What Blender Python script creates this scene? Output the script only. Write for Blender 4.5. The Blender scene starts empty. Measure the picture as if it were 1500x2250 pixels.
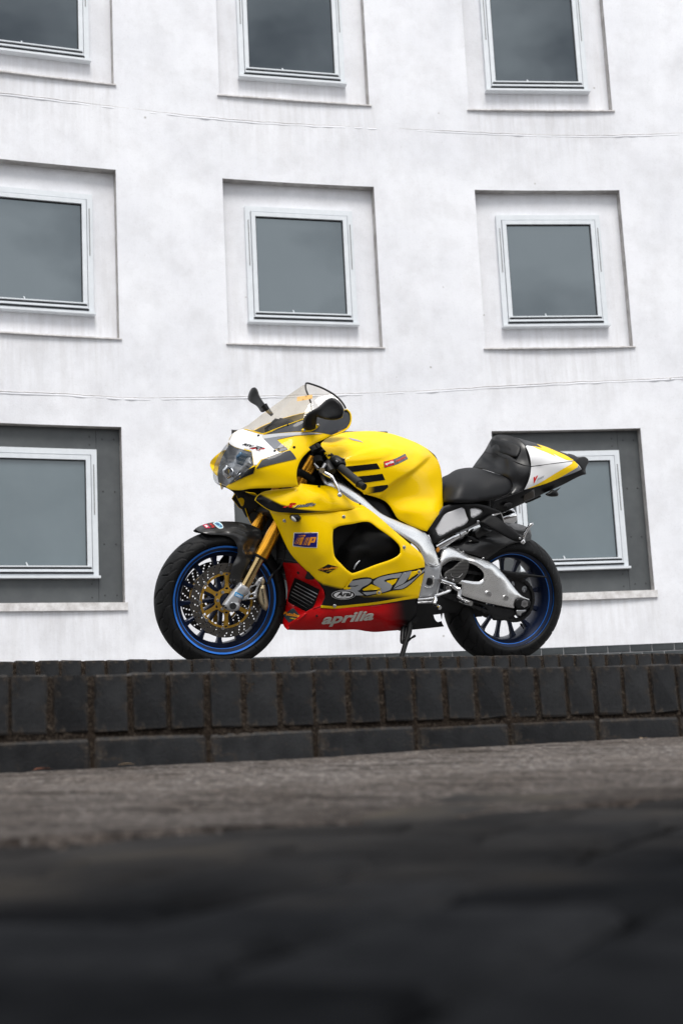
import bpy, bmesh, math, random
import numpy as np
from mathutils import Vector, Matrix, noise
from mathutils.bvhtree import BVHTree
from mathutils.geometry import delaunay_2d_cdt

random.seed(7); RNG = np.random.default_rng(7)
SC = bpy.context.scene
COL = SC.collection
H0 = 0.12                                    # height of the lens above the foreground paving

# ------------------------------------------------------------------ camera
CR = np.array((0.9987765, 0.0087204, -0.0486761)); CU = np.array((0.0494511, -0.1761286, 0.9831243)); CF = np.array((0.0, 0.9843285, 0.1763443))
cam_data = bpy.data.cameras.new('camera'); cam = bpy.data.objects.new('camera', cam_data); COL.objects.link(cam)
cam_data.sensor_fit = 'HORIZONTAL'; cam_data.sensor_width = 24.0; cam_data.lens = 50.0
cam_data.clip_start = 0.02; cam_data.clip_end = 500.0
cam_data.dof.use_dof = True; cam_data.dof.focus_distance = 6.35; cam_data.dof.aperture_fstop = 6.0
cam.matrix_world = Matrix(((CR[0], CU[0], -CF[0], 0), (CR[1], CU[1], -CF[1], 0), (CR[2], CU[2], -CF[2], H0), (0, 0, 0, 1)))
SC.camera = cam

# ------------------------------------------------------------------ sky, sun, exposure
SUN_EL, SUN_AZ = math.radians(58), math.radians(168)      # soft light from high behind the camera
w = bpy.data.worlds.new('World'); SC.world = w; w.use_nodes = True
nt = w.node_tree; nt.nodes.clear()
def N(t, **k):
    n = nt.nodes.new(t)
    for a, b in k.items(): setattr(n, a, b)
    return n
sky = N('ShaderNodeTexSky', sky_type='NISHITA', sun_disc=False, sun_elevation=SUN_EL, sun_rotation=SUN_AZ, air_density=1.0, dust_density=3.0, ozone_density=1.0)
tc = N('ShaderNodeTexCoord'); mp = N('ShaderNodeMapping'); mp.inputs['Scale'].default_value = (1.6, 1.6, 3.2); mp.inputs['Location'].default_value = (44.59, 26.03, 10.07)
cn = N('ShaderNodeTexNoise'); cn.inputs['Scale'].default_value = 2.3; cn.inputs['Detail'].default_value = 6; cn.inputs['Roughness'].default_value = 0.55
cr = N('ShaderNodeValToRGB'); cr.color_ramp.elements[0].position = 0.38; cr.color_ramp.elements[1].position = 0.62
cr.color_ramp.elements[0].color = (0.15, 0.17, 0.19, 1); cr.color_ramp.elements[1].color = (1.0, 1.0, 1.0, 1)
vs = N('ShaderNodeVectorMath', operation='SCALE'); vs.inputs['Scale'].default_value = 11.0
mx = N('ShaderNodeMix', data_type='RGBA'); mx.inputs[0].default_value = 0.85       # a cloud deck with the sky's own tint behind it
bg = N('ShaderNodeBackground'); bg.inputs['Strength'].default_value = 0.10
wo = N('ShaderNodeOutputWorld')
L = nt.links.new
L(tc.outputs['Generated'], mp.inputs['Vector']); L(mp.outputs[0], cn.inputs['Vector']); L(cn.outputs['Fac'], cr.inputs['Fac'])
L(sky.outputs[0], mx.inputs[6]); L(cr.outputs[0], vs.inputs[0]); L(vs.outputs[0], mx.inputs[7]); L(mx.outputs[2], bg.inputs['Color']); L(bg.outputs[0], wo.inputs['Surface'])
sun_d = bpy.data.lights.new('sun', 'SUN'); sun_d.energy = 1.5; sun_d.angle = math.radians(24); sun_d.color = (1.0, 0.97, 0.93)
sun = bpy.data.objects.new('sun', sun_d); COL.objects.link(sun)
# the sky's rotation turns clockwise from +Y seen from above
sdir = Vector((math.sin(SUN_AZ) * math.cos(SUN_EL), math.cos(SUN_AZ) * math.cos(SUN_EL), math.sin(SUN_EL)))
sun.rotation_euler = sdir.to_track_quat('Z', 'Y').to_euler(); sun.location = sdir * 30
SC.view_settings.view_transform = 'Standard'; SC.view_settings.look = 'None'; SC.view_settings.gamma = 1.0
SC.view_settings.exposure = 0.84; SC.view_settings.use_curve_mapping = False
SC.cycles.use_denoising = True; SC.cycles.max_bounces = 8; SC.cycles.transparent_max_bounces = 12

# ------------------------------------------------------------------ materials
MATS = {}
def mat(name, col=(0.5, 0.5, 0.5), rough=0.5, metal=0.0, coat=0.0, coat_rough=0.03, spec=0.5, ior=1.5, paint=False, build=None, trans=0.0):
    if name in MATS: return MATS[name]
    m = bpy.data.materials.new(name); m.use_nodes = True; t = m.node_tree; b = t.nodes['Principled BSDF']
    b.inputs['Base Color'].default_value = (*col, 1); b.inputs['Roughness'].default_value = rough; b.inputs['Metallic'].default_value = metal
    b.inputs['Coat Weight'].default_value = coat; b.inputs['Coat Roughness'].default_value = coat_rough
    b.inputs['Specular IOR Level'].default_value = spec; b.inputs['IOR'].default_value = ior; b.inputs['Transmission Weight'].default_value = trans
    if paint:
        a = t.nodes.new('ShaderNodeAttribute'); a.attribute_name = 'paint'; t.links.new(a.outputs['Color'], b.inputs['Base Color'])
    if build: build(t, b)
    MATS[name] = m; return m
class TB:
    """small helper for building node graphs"""
    def __init__(s, t): s.t = t; s.tc = None
    def n(s, ty, **k):
        n = s.t.nodes.new(ty)
        for a, b in k.items(): setattr(n, a, b)
        return n
    def obj(s, scale=(1, 1, 1), rot=(0, 0, 0), coord='Object'):
        if s.tc is None: s.tc = s.n('ShaderNodeTexCoord')
        m = s.n('ShaderNodeMapping'); m.inputs['Scale'].default_value = scale; m.inputs['Rotation'].default_value = rot
        s.t.links.new(s.tc.outputs[coord], m.inputs['Vector']); return m.outputs[0]
    def noise(s, vec, scale, detail=4, rough=0.55, dist=0.0):
        n = s.n('ShaderNodeTexNoise'); n.inputs['Scale'].default_value = scale; n.inputs['Detail'].default_value = detail
        n.inputs['Roughness'].default_value = rough; n.inputs['Distortion'].default_value = dist; s.t.links.new(vec, n.inputs['Vector']); return n.outputs['Fac']
    def voro(s, vec, scale, feature='F1'):
        n = s.n('ShaderNodeTexVoronoi', feature=feature); n.inputs['Scale'].default_value = scale; s.t.links.new(vec, n.inputs['Vector']); return n.outputs['Distance']
    def ramp(s, fac, stops):
        r = s.n('ShaderNodeValToRGB'); e = r.color_ramp.elements
        while len(e) < len(stops): e.new(0.5)
        for i, (p, c) in enumerate(stops):
            e[i].position = p; e[i].color = (*c, 1) if len(c) == 3 else c
        s.t.links.new(fac, r.inputs['Fac']); return r.outputs[0]
    def mix(s, fac, a, b, blend='MIX'):
        m = s.n('ShaderNodeMix', data_type='RGBA', blend_type=blend)
        for sock, v in ((0, fac), (6, a), (7, b)):
            if isinstance(v, (int, float)): m.inputs[sock].default_value = v
            elif isinstance(v, tuple): m.inputs[sock].default_value = (*v, 1)
            else: s.t.links.new(v, m.inputs[sock])
        return m.outputs[2]
    def math(s, op, a, b=0.0):
        m = s.n('ShaderNodeMath', operation=op)
        for i, v in enumerate((a, b)):
            if isinstance(v, (int, float)): m.inputs[i].default_value = v
            else: s.t.links.new(v, m.inputs[i])
        return m.outputs[0]
    def bump(s, bsdf, h, strength=0.3, dist=0.01):
        b = s.n('ShaderNodeBump'); b.inputs['Strength'].default_value = strength; b.inputs['Distance'].default_value = dist
        s.t.links.new(h, b.inputs['Height']); s.t.links.new(b.outputs[0], bsdf.inputs['Normal'])
    def col(s, bsdf, c): s.t.links.new(c, bsdf.inputs['Base Color'])
    def rough(s, bsdf, c): s.t.links.new(c, bsdf.inputs['Roughness'])
    def rand(s):
        n = s.n('ShaderNodeObjectInfo'); return n.outputs['Random']

# ------------------------------------------------------------------ object helpers
def tag(o, label=None, cat=None, group=None, kind=None):
    for k, v in (('label', label), ('category', cat), ('group', group), ('kind', kind)):
        if v: o[k] = v
    return o
def empty(name, parent=None, M=None):
    o = bpy.data.objects.new(name, None); COL.objects.link(o); o.empty_display_size = 0.1
    if parent: o.parent = parent
    if M is not None: o.matrix_local = M
    return o
def link(name, me, m, parent=None, M=None):
    o = bpy.data.objects.new(name, me); COL.objects.link(o)
    if parent: o.parent = parent
    if M is not None: o.matrix_local = M
    if m is not None and len(me.materials) == 0:
        for x in (m if isinstance(m, (list, tuple)) else [m]): me.materials.append(x)
    return o
def mesh(name, V, F, smooth=False, paint=None, sharp=None):
    me = bpy.data.meshes.new(name); me.from_pydata([tuple(map(float, v)) for v in V], [], [tuple(map(int, f)) for f in F])
    if smooth: me.polygons.foreach_set('use_smooth', [True] * len(me.polygons))
    if paint is not None:
        a = me.color_attributes.new('paint', 'FLOAT_COLOR', 'POINT'); c = np.ones((len(V), 4), np.float32); c[:, :3] = paint
        a.data.foreach_set('color', c.ravel())
    me.validate(); me.update()
    if sharp is not None: me.set_sharp_from_angle(angle=math.radians(sharp))
    return me
def join(parts):
    V, F = [], []
    for v, f in parts:
        o = len(V); V += [tuple(x) for x in v]; F += [tuple(i + o for i in q) for q in f]
    return V, F
def box(x0, x1, y0, y1, z0, z1):
    return ([(x0, y0, z0), (x1, y0, z0), (x1, y1, z0), (x0, y1, z0), (x0, y0, z1), (x1, y0, z1), (x1, y1, z1), (x0, y1, z1)],
            [(0, 3, 2, 1), (4, 5, 6, 7), (0, 1, 5, 4), (1, 2, 6, 5), (2, 3, 7, 6), (3, 0, 4, 7)])
def bevbox(name, sx, sy, sz, bev=0.004, jit=0.0, seg=1, smooth=False):
    """a centred box with bevelled, slightly uneven edges"""
    bm = bmesh.new(); bmesh.ops.create_cube(bm, size=1.0); bmesh.ops.scale(bm, vec=(sx, sy, sz), verts=bm.verts)
    bmesh.ops.bevel(bm, geom=list(bm.edges), offset=bev, segments=seg, affect='EDGES', profile=0.5)
    for v in bm.verts: v.co += Vector((random.uniform(-jit, jit), random.uniform(-jit, jit), random.uniform(-jit, jit)))
    me = bpy.data.meshes.new(name); bm.to_mesh(me); bm.free()
    if smooth: me.polygons.foreach_set('use_smooth', [True] * len(me.polygons)); me.set_sharp_from_angle(angle=math.radians(35))
    return me
def sweep(pts, radii, seg=12, cap=True, flat=1.0, up=None):
    """a round (or flattened) bar along a path"""
    P = [Vector(p) for p in pts]; n = len(P); R = radii if isinstance(radii, (list, tuple)) else [radii] * n
    V, F = [], []; prev = None
    for i in range(n):
        t = (P[min(i + 1, n - 1)] - P[max(i - 1, 0)]).normalized()
        if prev is None:
            a = Vector(up) if up else (Vector((0, 0, 1)) if abs(t.z) < 0.9 else Vector((1, 0, 0)))
        else: a = prev
        a = (a - t * a.dot(t)).normalized(); b = t.cross(a); prev = a
        for k in range(seg):
            q = 2 * math.pi * k / seg; V.append(P[i] + a * (R[i] * math.cos(q)) + b * (R[i] * flat * math.sin(q)))
    for i in range(n - 1):
        for k in range(seg):
            k2 = (k + 1) % seg; F.append((i * seg + k, i * seg + k2, (i + 1) * seg + k2, (i + 1) * seg + k))
    if cap: F += [tuple(range(seg - 1, -1, -1)), tuple(range((n - 1) * seg, n * seg))]
    return V, F
def curve3(pts, n=8):
    """Catmull-Rom through the points"""
    P = [Vector(p) for p in pts]; out = []
    for i in range(len(P) - 1):
        p0, p1, p2, p3 = P[max(i - 1, 0)], P[i], P[i + 1], P[min(i + 2, len(P) - 1)]
        for k in range(n):
            t = k / n; out.append(0.5 * ((2 * p1) + (p2 - p0) * t + (2 * p0 - 5 * p1 + 4 * p2 - p3) * t * t + (3 * p1 - p0 - 3 * p2 + p3) * t ** 3))
    out.append(P[-1]); return out
def W(x, y, z): return Vector((x, y, z + H0))          # heights are measured from the lens

# ================================================================== SETTING
AZ = 0.46372; D = Vector((math.cos(AZ), math.sin(AZ), 0)); NN = Vector((-math.sin(AZ), math.cos(AZ), 0))
A1 = Vector((-0.60768, 2.55118, 0)); d1 = A1.dot(NN); d2 = d1 + 2.01319; A2 = A1 + NN * 2.01319 + D * 0.49
s_of_A = A1.dot(D)
def SD(s, d, z): v = D * s + NN * d; return (v.x, v.y, z + H0)

def b_road(t, b):
    k = TB(t); o = k.obj()
    g = k.noise(o, 260, 5, 0.7); l = k.noise(k.obj((1, 1, 1)), 5, 4, 0.6); st = k.noise(k.obj((1.6, 14, 1), (0, 0, -AZ)), 3.0, 4, 0.6)
    c = k.ramp(g, [(0.28, (0.025, 0.022, 0.0205)), (0.5, (0.108, 0.097, 0.090)), (0.75, (0.32, 0.29, 0.27))])
    c = k.mix(k.ramp(l, [(0.35, (0, 0, 0)), (0.7, (1, 1, 1))]), c, (0.075, 0.062, 0.052), 'MIX') if False else c
    d = k.ramp(st, [(0.38, (0.25, 0.23, 0.21)), (0.50, (1, 1, 1))]); c = k.mix(0.9, c, d, 'MULTIPLY'); pb = k.noise(o, 75, 3, 0.6); c = k.mix(0.8, c, k.ramp(pb, [(0.35, (0.4, 0.38, 0.37)), (0.5, (0.95, 0.93, 0.92)), (0.66, (1.7, 1.65, 1.62))]), 'MULTIPLY'); ch = k.voro(o, 55); c = k.mix(k.ramp(ch, [(0.10, (0.7, 0.7, 0.7)), (0.24, (0, 0, 0))]), c, (0.30, 0.285, 0.28))
    d2_ = k.ramp(l, [(0.3, (0.6, 0.55, 0.5)), (0.6, (1, 1, 1))]); c = k.mix(0.7, c, d2_, 'MULTIPLY')
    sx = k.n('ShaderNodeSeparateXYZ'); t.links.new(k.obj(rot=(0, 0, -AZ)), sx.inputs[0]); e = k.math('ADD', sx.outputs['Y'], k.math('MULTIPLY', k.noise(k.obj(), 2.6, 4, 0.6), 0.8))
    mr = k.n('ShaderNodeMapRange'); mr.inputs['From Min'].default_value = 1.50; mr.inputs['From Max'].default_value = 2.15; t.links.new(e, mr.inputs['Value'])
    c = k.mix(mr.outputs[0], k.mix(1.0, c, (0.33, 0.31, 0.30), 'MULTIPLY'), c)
    k.col(b, c); k.bump(b, g, 0.6, 0.004)
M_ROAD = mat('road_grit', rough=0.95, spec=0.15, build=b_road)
def b_slate(t, b):
    k = TB(t); o = k.obj(); r = k.rand()
    n = k.noise(o, 18, 5, 0.6); f = k.noise(o, 160, 4, 0.7)
    c = k.ramp(n, [(0.3, (0.009, 0.0098, 0.0112)), (0.7, (0.0205, 0.022, 0.0245))])
    c = k.mix(k.ramp(f, [(0.66, (0, 0, 0)), (0.74, (1, 1, 1))]), c, (0.075, 0.068, 0.06))
    tint = k.ramp(r, [(0.0, (0.62, 0.62, 0.64)), (0.5, (1, 1, 1)), (1.0, (1.4, 1.36, 1.32))]); c = k.mix(1.0, c, tint, 'MULTIPLY')
    dirt = k.noise(o, 45, 5, 0.7); c = k.mix(k.ramp(dirt, [(0.58, (0, 0, 0)), (0.72, (0.75, 0.75, 0.75))]), c, (0.042, 0.030, 0.020))
    gx = k.n('ShaderNodeSeparateXYZ'); t.links.new(k.obj(coord='Generated'), gx.inputs[0])
    ex = k.math('ABSOLUTE', k.math('SUBTRACT', gx.outputs['X'], 0.5)); ez = k.math('ABSOLUTE', k.math('SUBTRACT', gx.outputs['Z'], 0.5)); ed = k.math('ADD', k.math('MAXIMUM', ex, ez), k.math('MULTIPLY', k.math('SUBTRACT', k.noise(o, 42, 5, 0.75), 0.5), 0.9))
    c = k.mix(k.ramp(ed, [(0.38, (0, 0, 0)), (0.56, (0.85, 0.85, 0.85))]), c, k.ramp(k.noise(o, 190, 4, 0.7), [(0.35, (0.016, 0.012, 0.009)), (0.55, (0.050, 0.039, 0.030)), (0.72, (0.15, 0.125, 0.10))]))
    spots = k.voro(o, 28); c = k.mix(k.ramp(spots, [(0.035, (1, 1, 1)), (0.07, (0, 0, 0))]), c, (0.16, 0.10, 0.035))
    k.col(b, c); k.rough(b, k.ramp(n, [(0.3, (0.42,) * 3), (0.7, (0.62,) * 3)])); k.bump(b, f, 0.45, 0.0025)
M_BRICK = mat('engineering_brick', rough=0.5, spec=0.25, build=b_slate)
def b_mortar(t, b):
    k = TB(t); o = k.obj(); f = k.noise(o, 230, 5, 0.75); l = k.noise(o, 22, 4, 0.6)
    c = k.ramp(f, [(0.33, (0.006, 0.0045, 0.004)), (0.52, (0.026, 0.020, 0.016)), (0.70, (0.14, 0.115, 0.09))])
    c = k.mix(k.ramp(l, [(0.45, (0, 0, 0)), (0.7, (0.6, 0.6, 0.6))]), c, (0.030, 0.021, 0.015)); k.col(b, c); k.bump(b, f, 0.8, 0.004)
M_MORTAR = mat('gritty_mortar', rough=0.95, spec=0.1, build=b_mortar)
def b_pave(t, b):
    k = TB(t); o = k.obj(); n = k.math('ADD', k.math('MULTIPLY', k.noise(o, 14, 5, 0.6), 0.7), k.math('MULTIPLY', k.rand(), 0.20))
    k.col(b, k.ramp(n, [(0.3, (0.0060, 0.0064, 0.0073)), (0.5, (0.0125, 0.0132, 0.0148)), (0.7, (0.022, 0.0228, 0.025))])); k.bump(b, k.noise(o, 220, 4), 0.4, 0.002)
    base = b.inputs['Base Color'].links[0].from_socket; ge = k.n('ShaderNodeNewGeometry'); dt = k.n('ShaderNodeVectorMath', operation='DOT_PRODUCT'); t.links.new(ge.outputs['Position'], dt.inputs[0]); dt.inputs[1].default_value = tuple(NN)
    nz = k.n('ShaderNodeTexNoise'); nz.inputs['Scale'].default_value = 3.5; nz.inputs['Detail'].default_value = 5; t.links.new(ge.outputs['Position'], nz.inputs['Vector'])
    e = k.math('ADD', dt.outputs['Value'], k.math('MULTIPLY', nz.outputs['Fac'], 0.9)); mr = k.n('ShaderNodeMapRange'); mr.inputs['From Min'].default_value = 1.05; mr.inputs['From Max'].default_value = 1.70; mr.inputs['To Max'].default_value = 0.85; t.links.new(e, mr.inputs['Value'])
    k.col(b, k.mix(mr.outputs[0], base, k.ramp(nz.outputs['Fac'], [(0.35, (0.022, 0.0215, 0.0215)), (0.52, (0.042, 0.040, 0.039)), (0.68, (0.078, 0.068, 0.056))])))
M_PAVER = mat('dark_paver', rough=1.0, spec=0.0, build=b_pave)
M_TERR = mat('terrace_concrete', (0.16, 0.155, 0.15), 0.9, build=lambda t, b: TB(t).col(b, (lambda k: k.ramp(k.noise(k.obj(), 9, 6, 0.7), [(0.3, (0.10, 0.10, 0.10)), (0.7, (0.2, 0.195, 0.19))]))(TB(t))))

def road_z(d, s):
    z = float(np.interp(d, (-60, 0.0, 0.35, 0.6, 0.9, 1.2, 1.8, 2.55, 2.9), (-0.078, -0.072, -0.067, -0.063, -0.057, -0.047, -0.012, 0.0205, 0.03)))
    return z + 0.006 * (s - 1.0) * min(max(d - 1.2, 0), 1.4) / 1.4
# the near road, gritty and uneven, from the paving to the foot of the first step
ns, nd = 260, 150
V = []
for j in range(nd + 1):
    d = 1.14 + (d1 + 0.03 - 1.14) * j / nd
    for i in range(ns + 1):
        s = -2.2 + 6.2 * i / ns
        h = noise.noise(Vector((s * 2.0, d * 9.0, 0.3))) * 0.0065 + noise.noise(Vector((s * 60, d * 60, 1.7))) * 0.0016 + noise.noise(Vector((s * 170, d * 170, 4.7))) * 0.0011
        h += 0.010 * noise.noise(Vector((s * 3.0, 7.7, 0.0))) * math.exp(-((d - 1.14) / 0.12) ** 2) + (-0.02 if d < 1.16 else 0.0)
        V.append(SD(s, d, road_z(d, s) + h))
Fq = [(j * (ns + 1) + i, j * (ns + 1) + i + 1, (j + 1) * (ns + 1) + i + 1, (j + 1) * (ns + 1) + i) for j in range(nd) for i in range(ns)]
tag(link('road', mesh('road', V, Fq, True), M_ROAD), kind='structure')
# wide ground behind and beside the camera
tag(link('ground', mesh('ground', [SD(-60, -60, -0.14), SD(60, -60, -0.14), SD(60, 2.5, -0.14), SD(-60, 2.5, -0.14)], [(0, 1, 2, 3)]), M_ROAD), kind='structure')
# herringbone paving the camera lies on
pv = empty('pavement'); tag(pv, kind='structure')
bedV = []
for j in range(13):
    d = -0.55 + 1.95 * j / 12
    for i in range(2): bedV.append(SD(-2.2 + 6.2 * i, d, road_z(d, 1.0) - 0.024))
link('paving_bed', mesh('paving_bed', bedV, [(2 * j, 2 * j + 1, 2 * j + 3, 2 * j + 2) for j in range(12)]), M_MORTAR, pv)
pms = [bevbox('paver', 0.202, 0.0920, 0.05, 0.007, 0.0015) for _ in range(4)]
U_ = 0.1075
for a in range(-14, 30):
    for c in range(-14, 30):
        for o in (0, 1):
            # 90-degree herringbone laid at 45 degrees to the step
            gx, gy = (c + a * 1.0) * U_ + 0, (a * 1.0 - c * 0) * U_
            bx_, by_ = (2 * c + a) * U_, a * U_
            if o == 0: cx, cy, r = (4 * c + a) * U_ + U_ * 1.0, a * U_ + U_ * 0.5, 0.0
            else: cx, cy, r = (4 * c + a) * U_ + U_ * 2.5, a * U_ + U_ * 0.0, math.pi / 2
            q = math.radians(38); s, d = 0.55 + cx * math.cos(q) - cy * math.sin(q), 0.5 + cx * math.sin(q) + cy * math.cos(q)
            if not (-0.1 < d < 1.27 and -0.8 < s - 0.45 * d < 1.45): continue
            slope = (road_z(d + 0.02, 1) - road_z(d - 0.02, 1)) / 0.04
            M = Matrix.Translation(SD(s, d, road_z(d, 1.0) - 0.025 + random.uniform(-0.0025, 0.0025))) @ Matrix.Rotation(AZ, 4, 'Z') @ Matrix.Rotation(math.atan(slope), 4, 'X') @ Matrix.Rotation(q + r, 4, 'Z')
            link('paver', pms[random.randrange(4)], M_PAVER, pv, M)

# ---------------------------------------------------------------- the two brick steps
UP = [bevbox('brick_on_edge', 0.0645 + random.uniform(-0.002, 0.002), 0.20, 0.105, 0.0026, 0.0018) for _ in range(9)]
LO = [bevbox('brick_stretcher', 0.2175, 0.10, 0.070, 0.0055, 0.0016) for _ in range(4)]
def brick_step(A, top, bot, k0, k1, label, seed, lower=True):
    rnd = random.Random(seed)
    root = empty('brick_step', None, Matrix.Translation(W(A.x, A.y, 0)) @ Matrix.Rotation(AZ, 4, 'Z')); tag(root, label, 'brick step', 'brick steps below the motorcycle')
    for k in range(k0, k1):
        tilt = rnd.uniform(-0.008, 0.008)
        M = Matrix.Translation(((k + 0.5) * 0.075 + rnd.uniform(-0.002, 0.002), 0.1 + rnd.uniform(-0.002, 0.0025), top - 0.0525 + rnd.uniform(-0.0012, 0.0012))) @ Matrix.Rotation(tilt, 4, 'Y') @ Matrix.Rotation(rnd.uniform(-0.015, 0.015), 4, 'Z')
        link('brick', UP[rnd.randrange(9)], M_BRICK, root, M)
    if lower:
        for k in range(k0 - (k0 - 2) % 3, k1, 3):
            M = Matrix.Translation(((k + 1.5) * 0.075, 0.0485 + rnd.uniform(-0.001, 0.001), top - 0.1515 + rnd.uniform(-0.001, 0.001))) @ Matrix.Rotation(rnd.uniform(-0.006, 0.006), 4, 'Y')
            link('brick', LO[rnd.randrange(4)], M_BRICK, root, M)
    # crumbly mortar, set back between the bricks
    nx, nz = int((k1 - k0) * 0.075 / 0.0042), 46; V = []
    for j in range(nz + 1):
        for i in range(nx + 1):
            x = k0 * 0.075 + i * 0.0042; z = bot + (top - 0.003 - bot) * j / nz
            p = Vector((x * 70, z * 70, seed)); h = noise.noise(p) * 0.0030 + noise.noise(p * 2.7) * 0.0022 + noise.noise(Vector((x * 9, z * 9, seed))) * 0.0025
            edge = 0.004 if (top - z) < 0.012 else 0.0
            V.append((x, 0.0042 + h * 0.9 + edge, z + (noise.noise(p * 1.3) * 0.004 if j == nz else 0)))
    o = len(V); F = [(j * (nx + 1) + i, j * (nx + 1) + i + 1, (j + 1) * (nx + 1) + i + 1, (j + 1) * (nx + 1) + i) for j in range(nz) for i in range(nx)]
    for i in range(nx + 1): V.append((k0 * 0.075 + i * 0.0042, 0.19, top - 0.004))
    F += [(nz * (nx + 1) + i, nz * (nx + 1) + i + 1, o + i + 1, o + i) for i in range(nx)]
    link('mortar', mesh('mortar', V, F, True), M_MORTAR, root)
    return root
brick_step(A1, 0.1897, -0.01, -10, 34, 'low step of dark upright bricks rising straight from the road', 3)
brick_step(A2, 0.3853, 0.165, -16, 44, 'second dark brick step, higher and further back, just below the tyres', 11)
def sheet(name, s0, s1, pts, m):
    V = []; F = []
    for i, (d, z) in enumerate(pts):
        V += [SD(s0, d, z), SD(s1, d, z)]
        if i: F.append((2 * i - 2, 2 * i - 1, 2 * i + 1, 2 * i))
    return tag(link(name, mesh(name, V, F), m), kind='structure')
sheet('landing', -12, 14, [(d1 + 0.19, 0.183), (d2 + 0.06, 0.186)], M_TERR)
GB = 0.448; dB = 5.757
SL = (GB - 0.381) / (dB - d2 - 0.19)
sheet('terrace', -14, 18, [(d2 + 0.19, 0.381), (dB, GB), (dB + 9, GB + 9 * SL), (dB + 16, GB + 16 * SL)], M_TERR)

# ---------------------------------------------------------------- the white building
CC = (13.6304701, 0.7488004, -0.2218108, -0.0136666)
def wy(x):
    def f(u): u /= 3; return CC[0] + CC[1] * u + CC[2] * u * u + CC[3] * u ** 3
    if x < -4.3: return f(-4.3) + (x + 4.3) * (f(-4.3) - f(-4.31)) / 0.01
    if x > 5.0: return f(5.0) + (x - 5.0) * (f(5.0) - f(4.99)) / 0.01
    return f(x)
def wall_pt(x, off=0.0):
    t = Vector((0.02, wy(x + 0.01) - wy(x - 0.01), 0)).normalized(); n = Vector((t.y, -t.x, 0))     # n points to the camera side
    return Vector((x, wy(x), 0)) + n * off, t, n
def b_render(t, b):
    k = TB(t); o = k.obj(); n1 = k.noise(o, 0.9, 6, 0.62); n2 = k.noise(o, 3.5, 6, 0.68); n3 = k.noise(k.obj((5, 5, 0.55)), 1.6, 5, 0.6); f = k.noise(o, 75, 5, 0.65)
    c = k.ramp(n1, [(0.30, (0.735, 0.745, 0.785)), (0.6, (0.825, 0.835, 0.872))])
    c = k.mix(1.0, c, k.ramp(n2, [(0.30, (0.895, 0.89, 0.885)), (0.57, (1, 1, 1))]), 'MULTIPLY')
    c = k.mix(0.22, c, k.ramp(n3, [(0.3, (0.86, 0.86, 0.865)), (0.55, (1, 1, 1))]), 'MULTIPLY')
    c = k.mix(0.6, c, k.ramp(f, [(0.25, (0.8, 0.79, 0.78)), (0.45, (1, 1, 1))]), 'MULTIPLY')
    sp = k.voro(k.obj((1, 1, 1)), 2.3); c = k.mix(k.ramp(sp, [(0.016, (0.75, 0.75, 0.75)), (0.035, (0, 0, 0))]), c, (0.33, 0.31, 0.29))
    at = k.n('ShaderNodeAttribute'); at.attribute_name = 'stain'; dr = k.noise(k.obj((9, 9, 0.8)), 2.0, 5, 0.65)
    c = k.mix(k.math('MULTIPLY', at.outputs['Fac'], k.ramp(dr, [(0.40, (0, 0, 0)), (0.62, (1, 1, 1))])), c, (0.42, 0.40, 0.385))
    k.col(b, c); k.bump(b, f, 0.35, 0.004)
M_RENDER = mat('white_render', rough=0.9, spec=0.2, build=b_render)
def b_stain(t, b):
    k = TB(t); o = k.obj(); n = k.noise(o, 12, 6, 0.7)
    k.col(b, k.ramp(n, [(0.3, (0.48, 0.46, 0.45)), (0.62, (0.74, 0.73, 0.73))])); k.bump(b, k.noise(o, 90, 4), 0.3, 0.003)
M_SILL = mat('weathered_sill', rough=0.85, spec=0.2, build=b_stain)
M_REVEAL = mat('shaded_grimy_reveal', (0.34, 0.32, 0.31), 0.9, spec=0.2, build=lambda t, b: TB(t).col(b, (lambda k: k.ramp(k.noise(k.obj(), 8, 6, 0.7), [(0.3, (0.25, 0.235, 0.225)), (0.7, (0.50, 0.485, 0.475))]))(TB(t))))  # recess sides darkened: shade put into the colour, mottled with grime
M_FRAME = mat('window_frame_paint', (0.60, 0.67, 0.74), 0.35, build=lambda t, b: TB(t).col(b, (lambda k: k.ramp(k.noise(k.obj(), 6, 5, 0.7), [(0.3, (0.62, 0.655, 0.69)), (0.7, (0.72, 0.755, 0.79))]))(TB(t))))
M_BEAD = mat('window_bead', (0.20, 0.20, 0.205), 0.5)
M_GAP = mat('frame_gasket', (0.02, 0.022, 0.025), 0.7)
def b_panel(t, b):
    k = TB(t); n = k.noise(k.obj(), 4, 6, 0.65); k.col(b, k.ramp(n, [(0.3, (0.058, 0.064, 0.068)), (0.7, (0.086, 0.094, 0.098))]))
M_PANEL = mat('grey_cladding', rough=0.45, build=b_panel)
def b_glass(t, b):
    k = TB(t); n = k.noise(k.obj(), 1.4, 4, 0.5); k.col(b, k.ramp(n, [(0.3, (0.018, 0.020, 0.022)), (0.7, (0.032, 0.035, 0.038))]))
    k.bump(b, k.noise(k.obj(), 2.2, 2), 0.03, 0.02)
M_GLASS = mat('reflective_glazing', rough=0.02, ior=2.1, build=b_glass); M_GLASS.node_tree.nodes['Principled BSDF'].inputs['Specular Tint'].default_value = (0.80, 0.93, 1.0, 1)
def b_frost(t, b):
    k = TB(t); n = k.noise(k.obj(), 1.2, 4, 0.5); k.col(b, k.ramp(n, [(0.3, (0.105, 0.138, 0.155)), (0.7, (0.14, 0.178, 0.198))]))
M_FROST = mat('frosted_glazing', rough=0.22, ior=1.8, build=b_frost)

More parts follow.
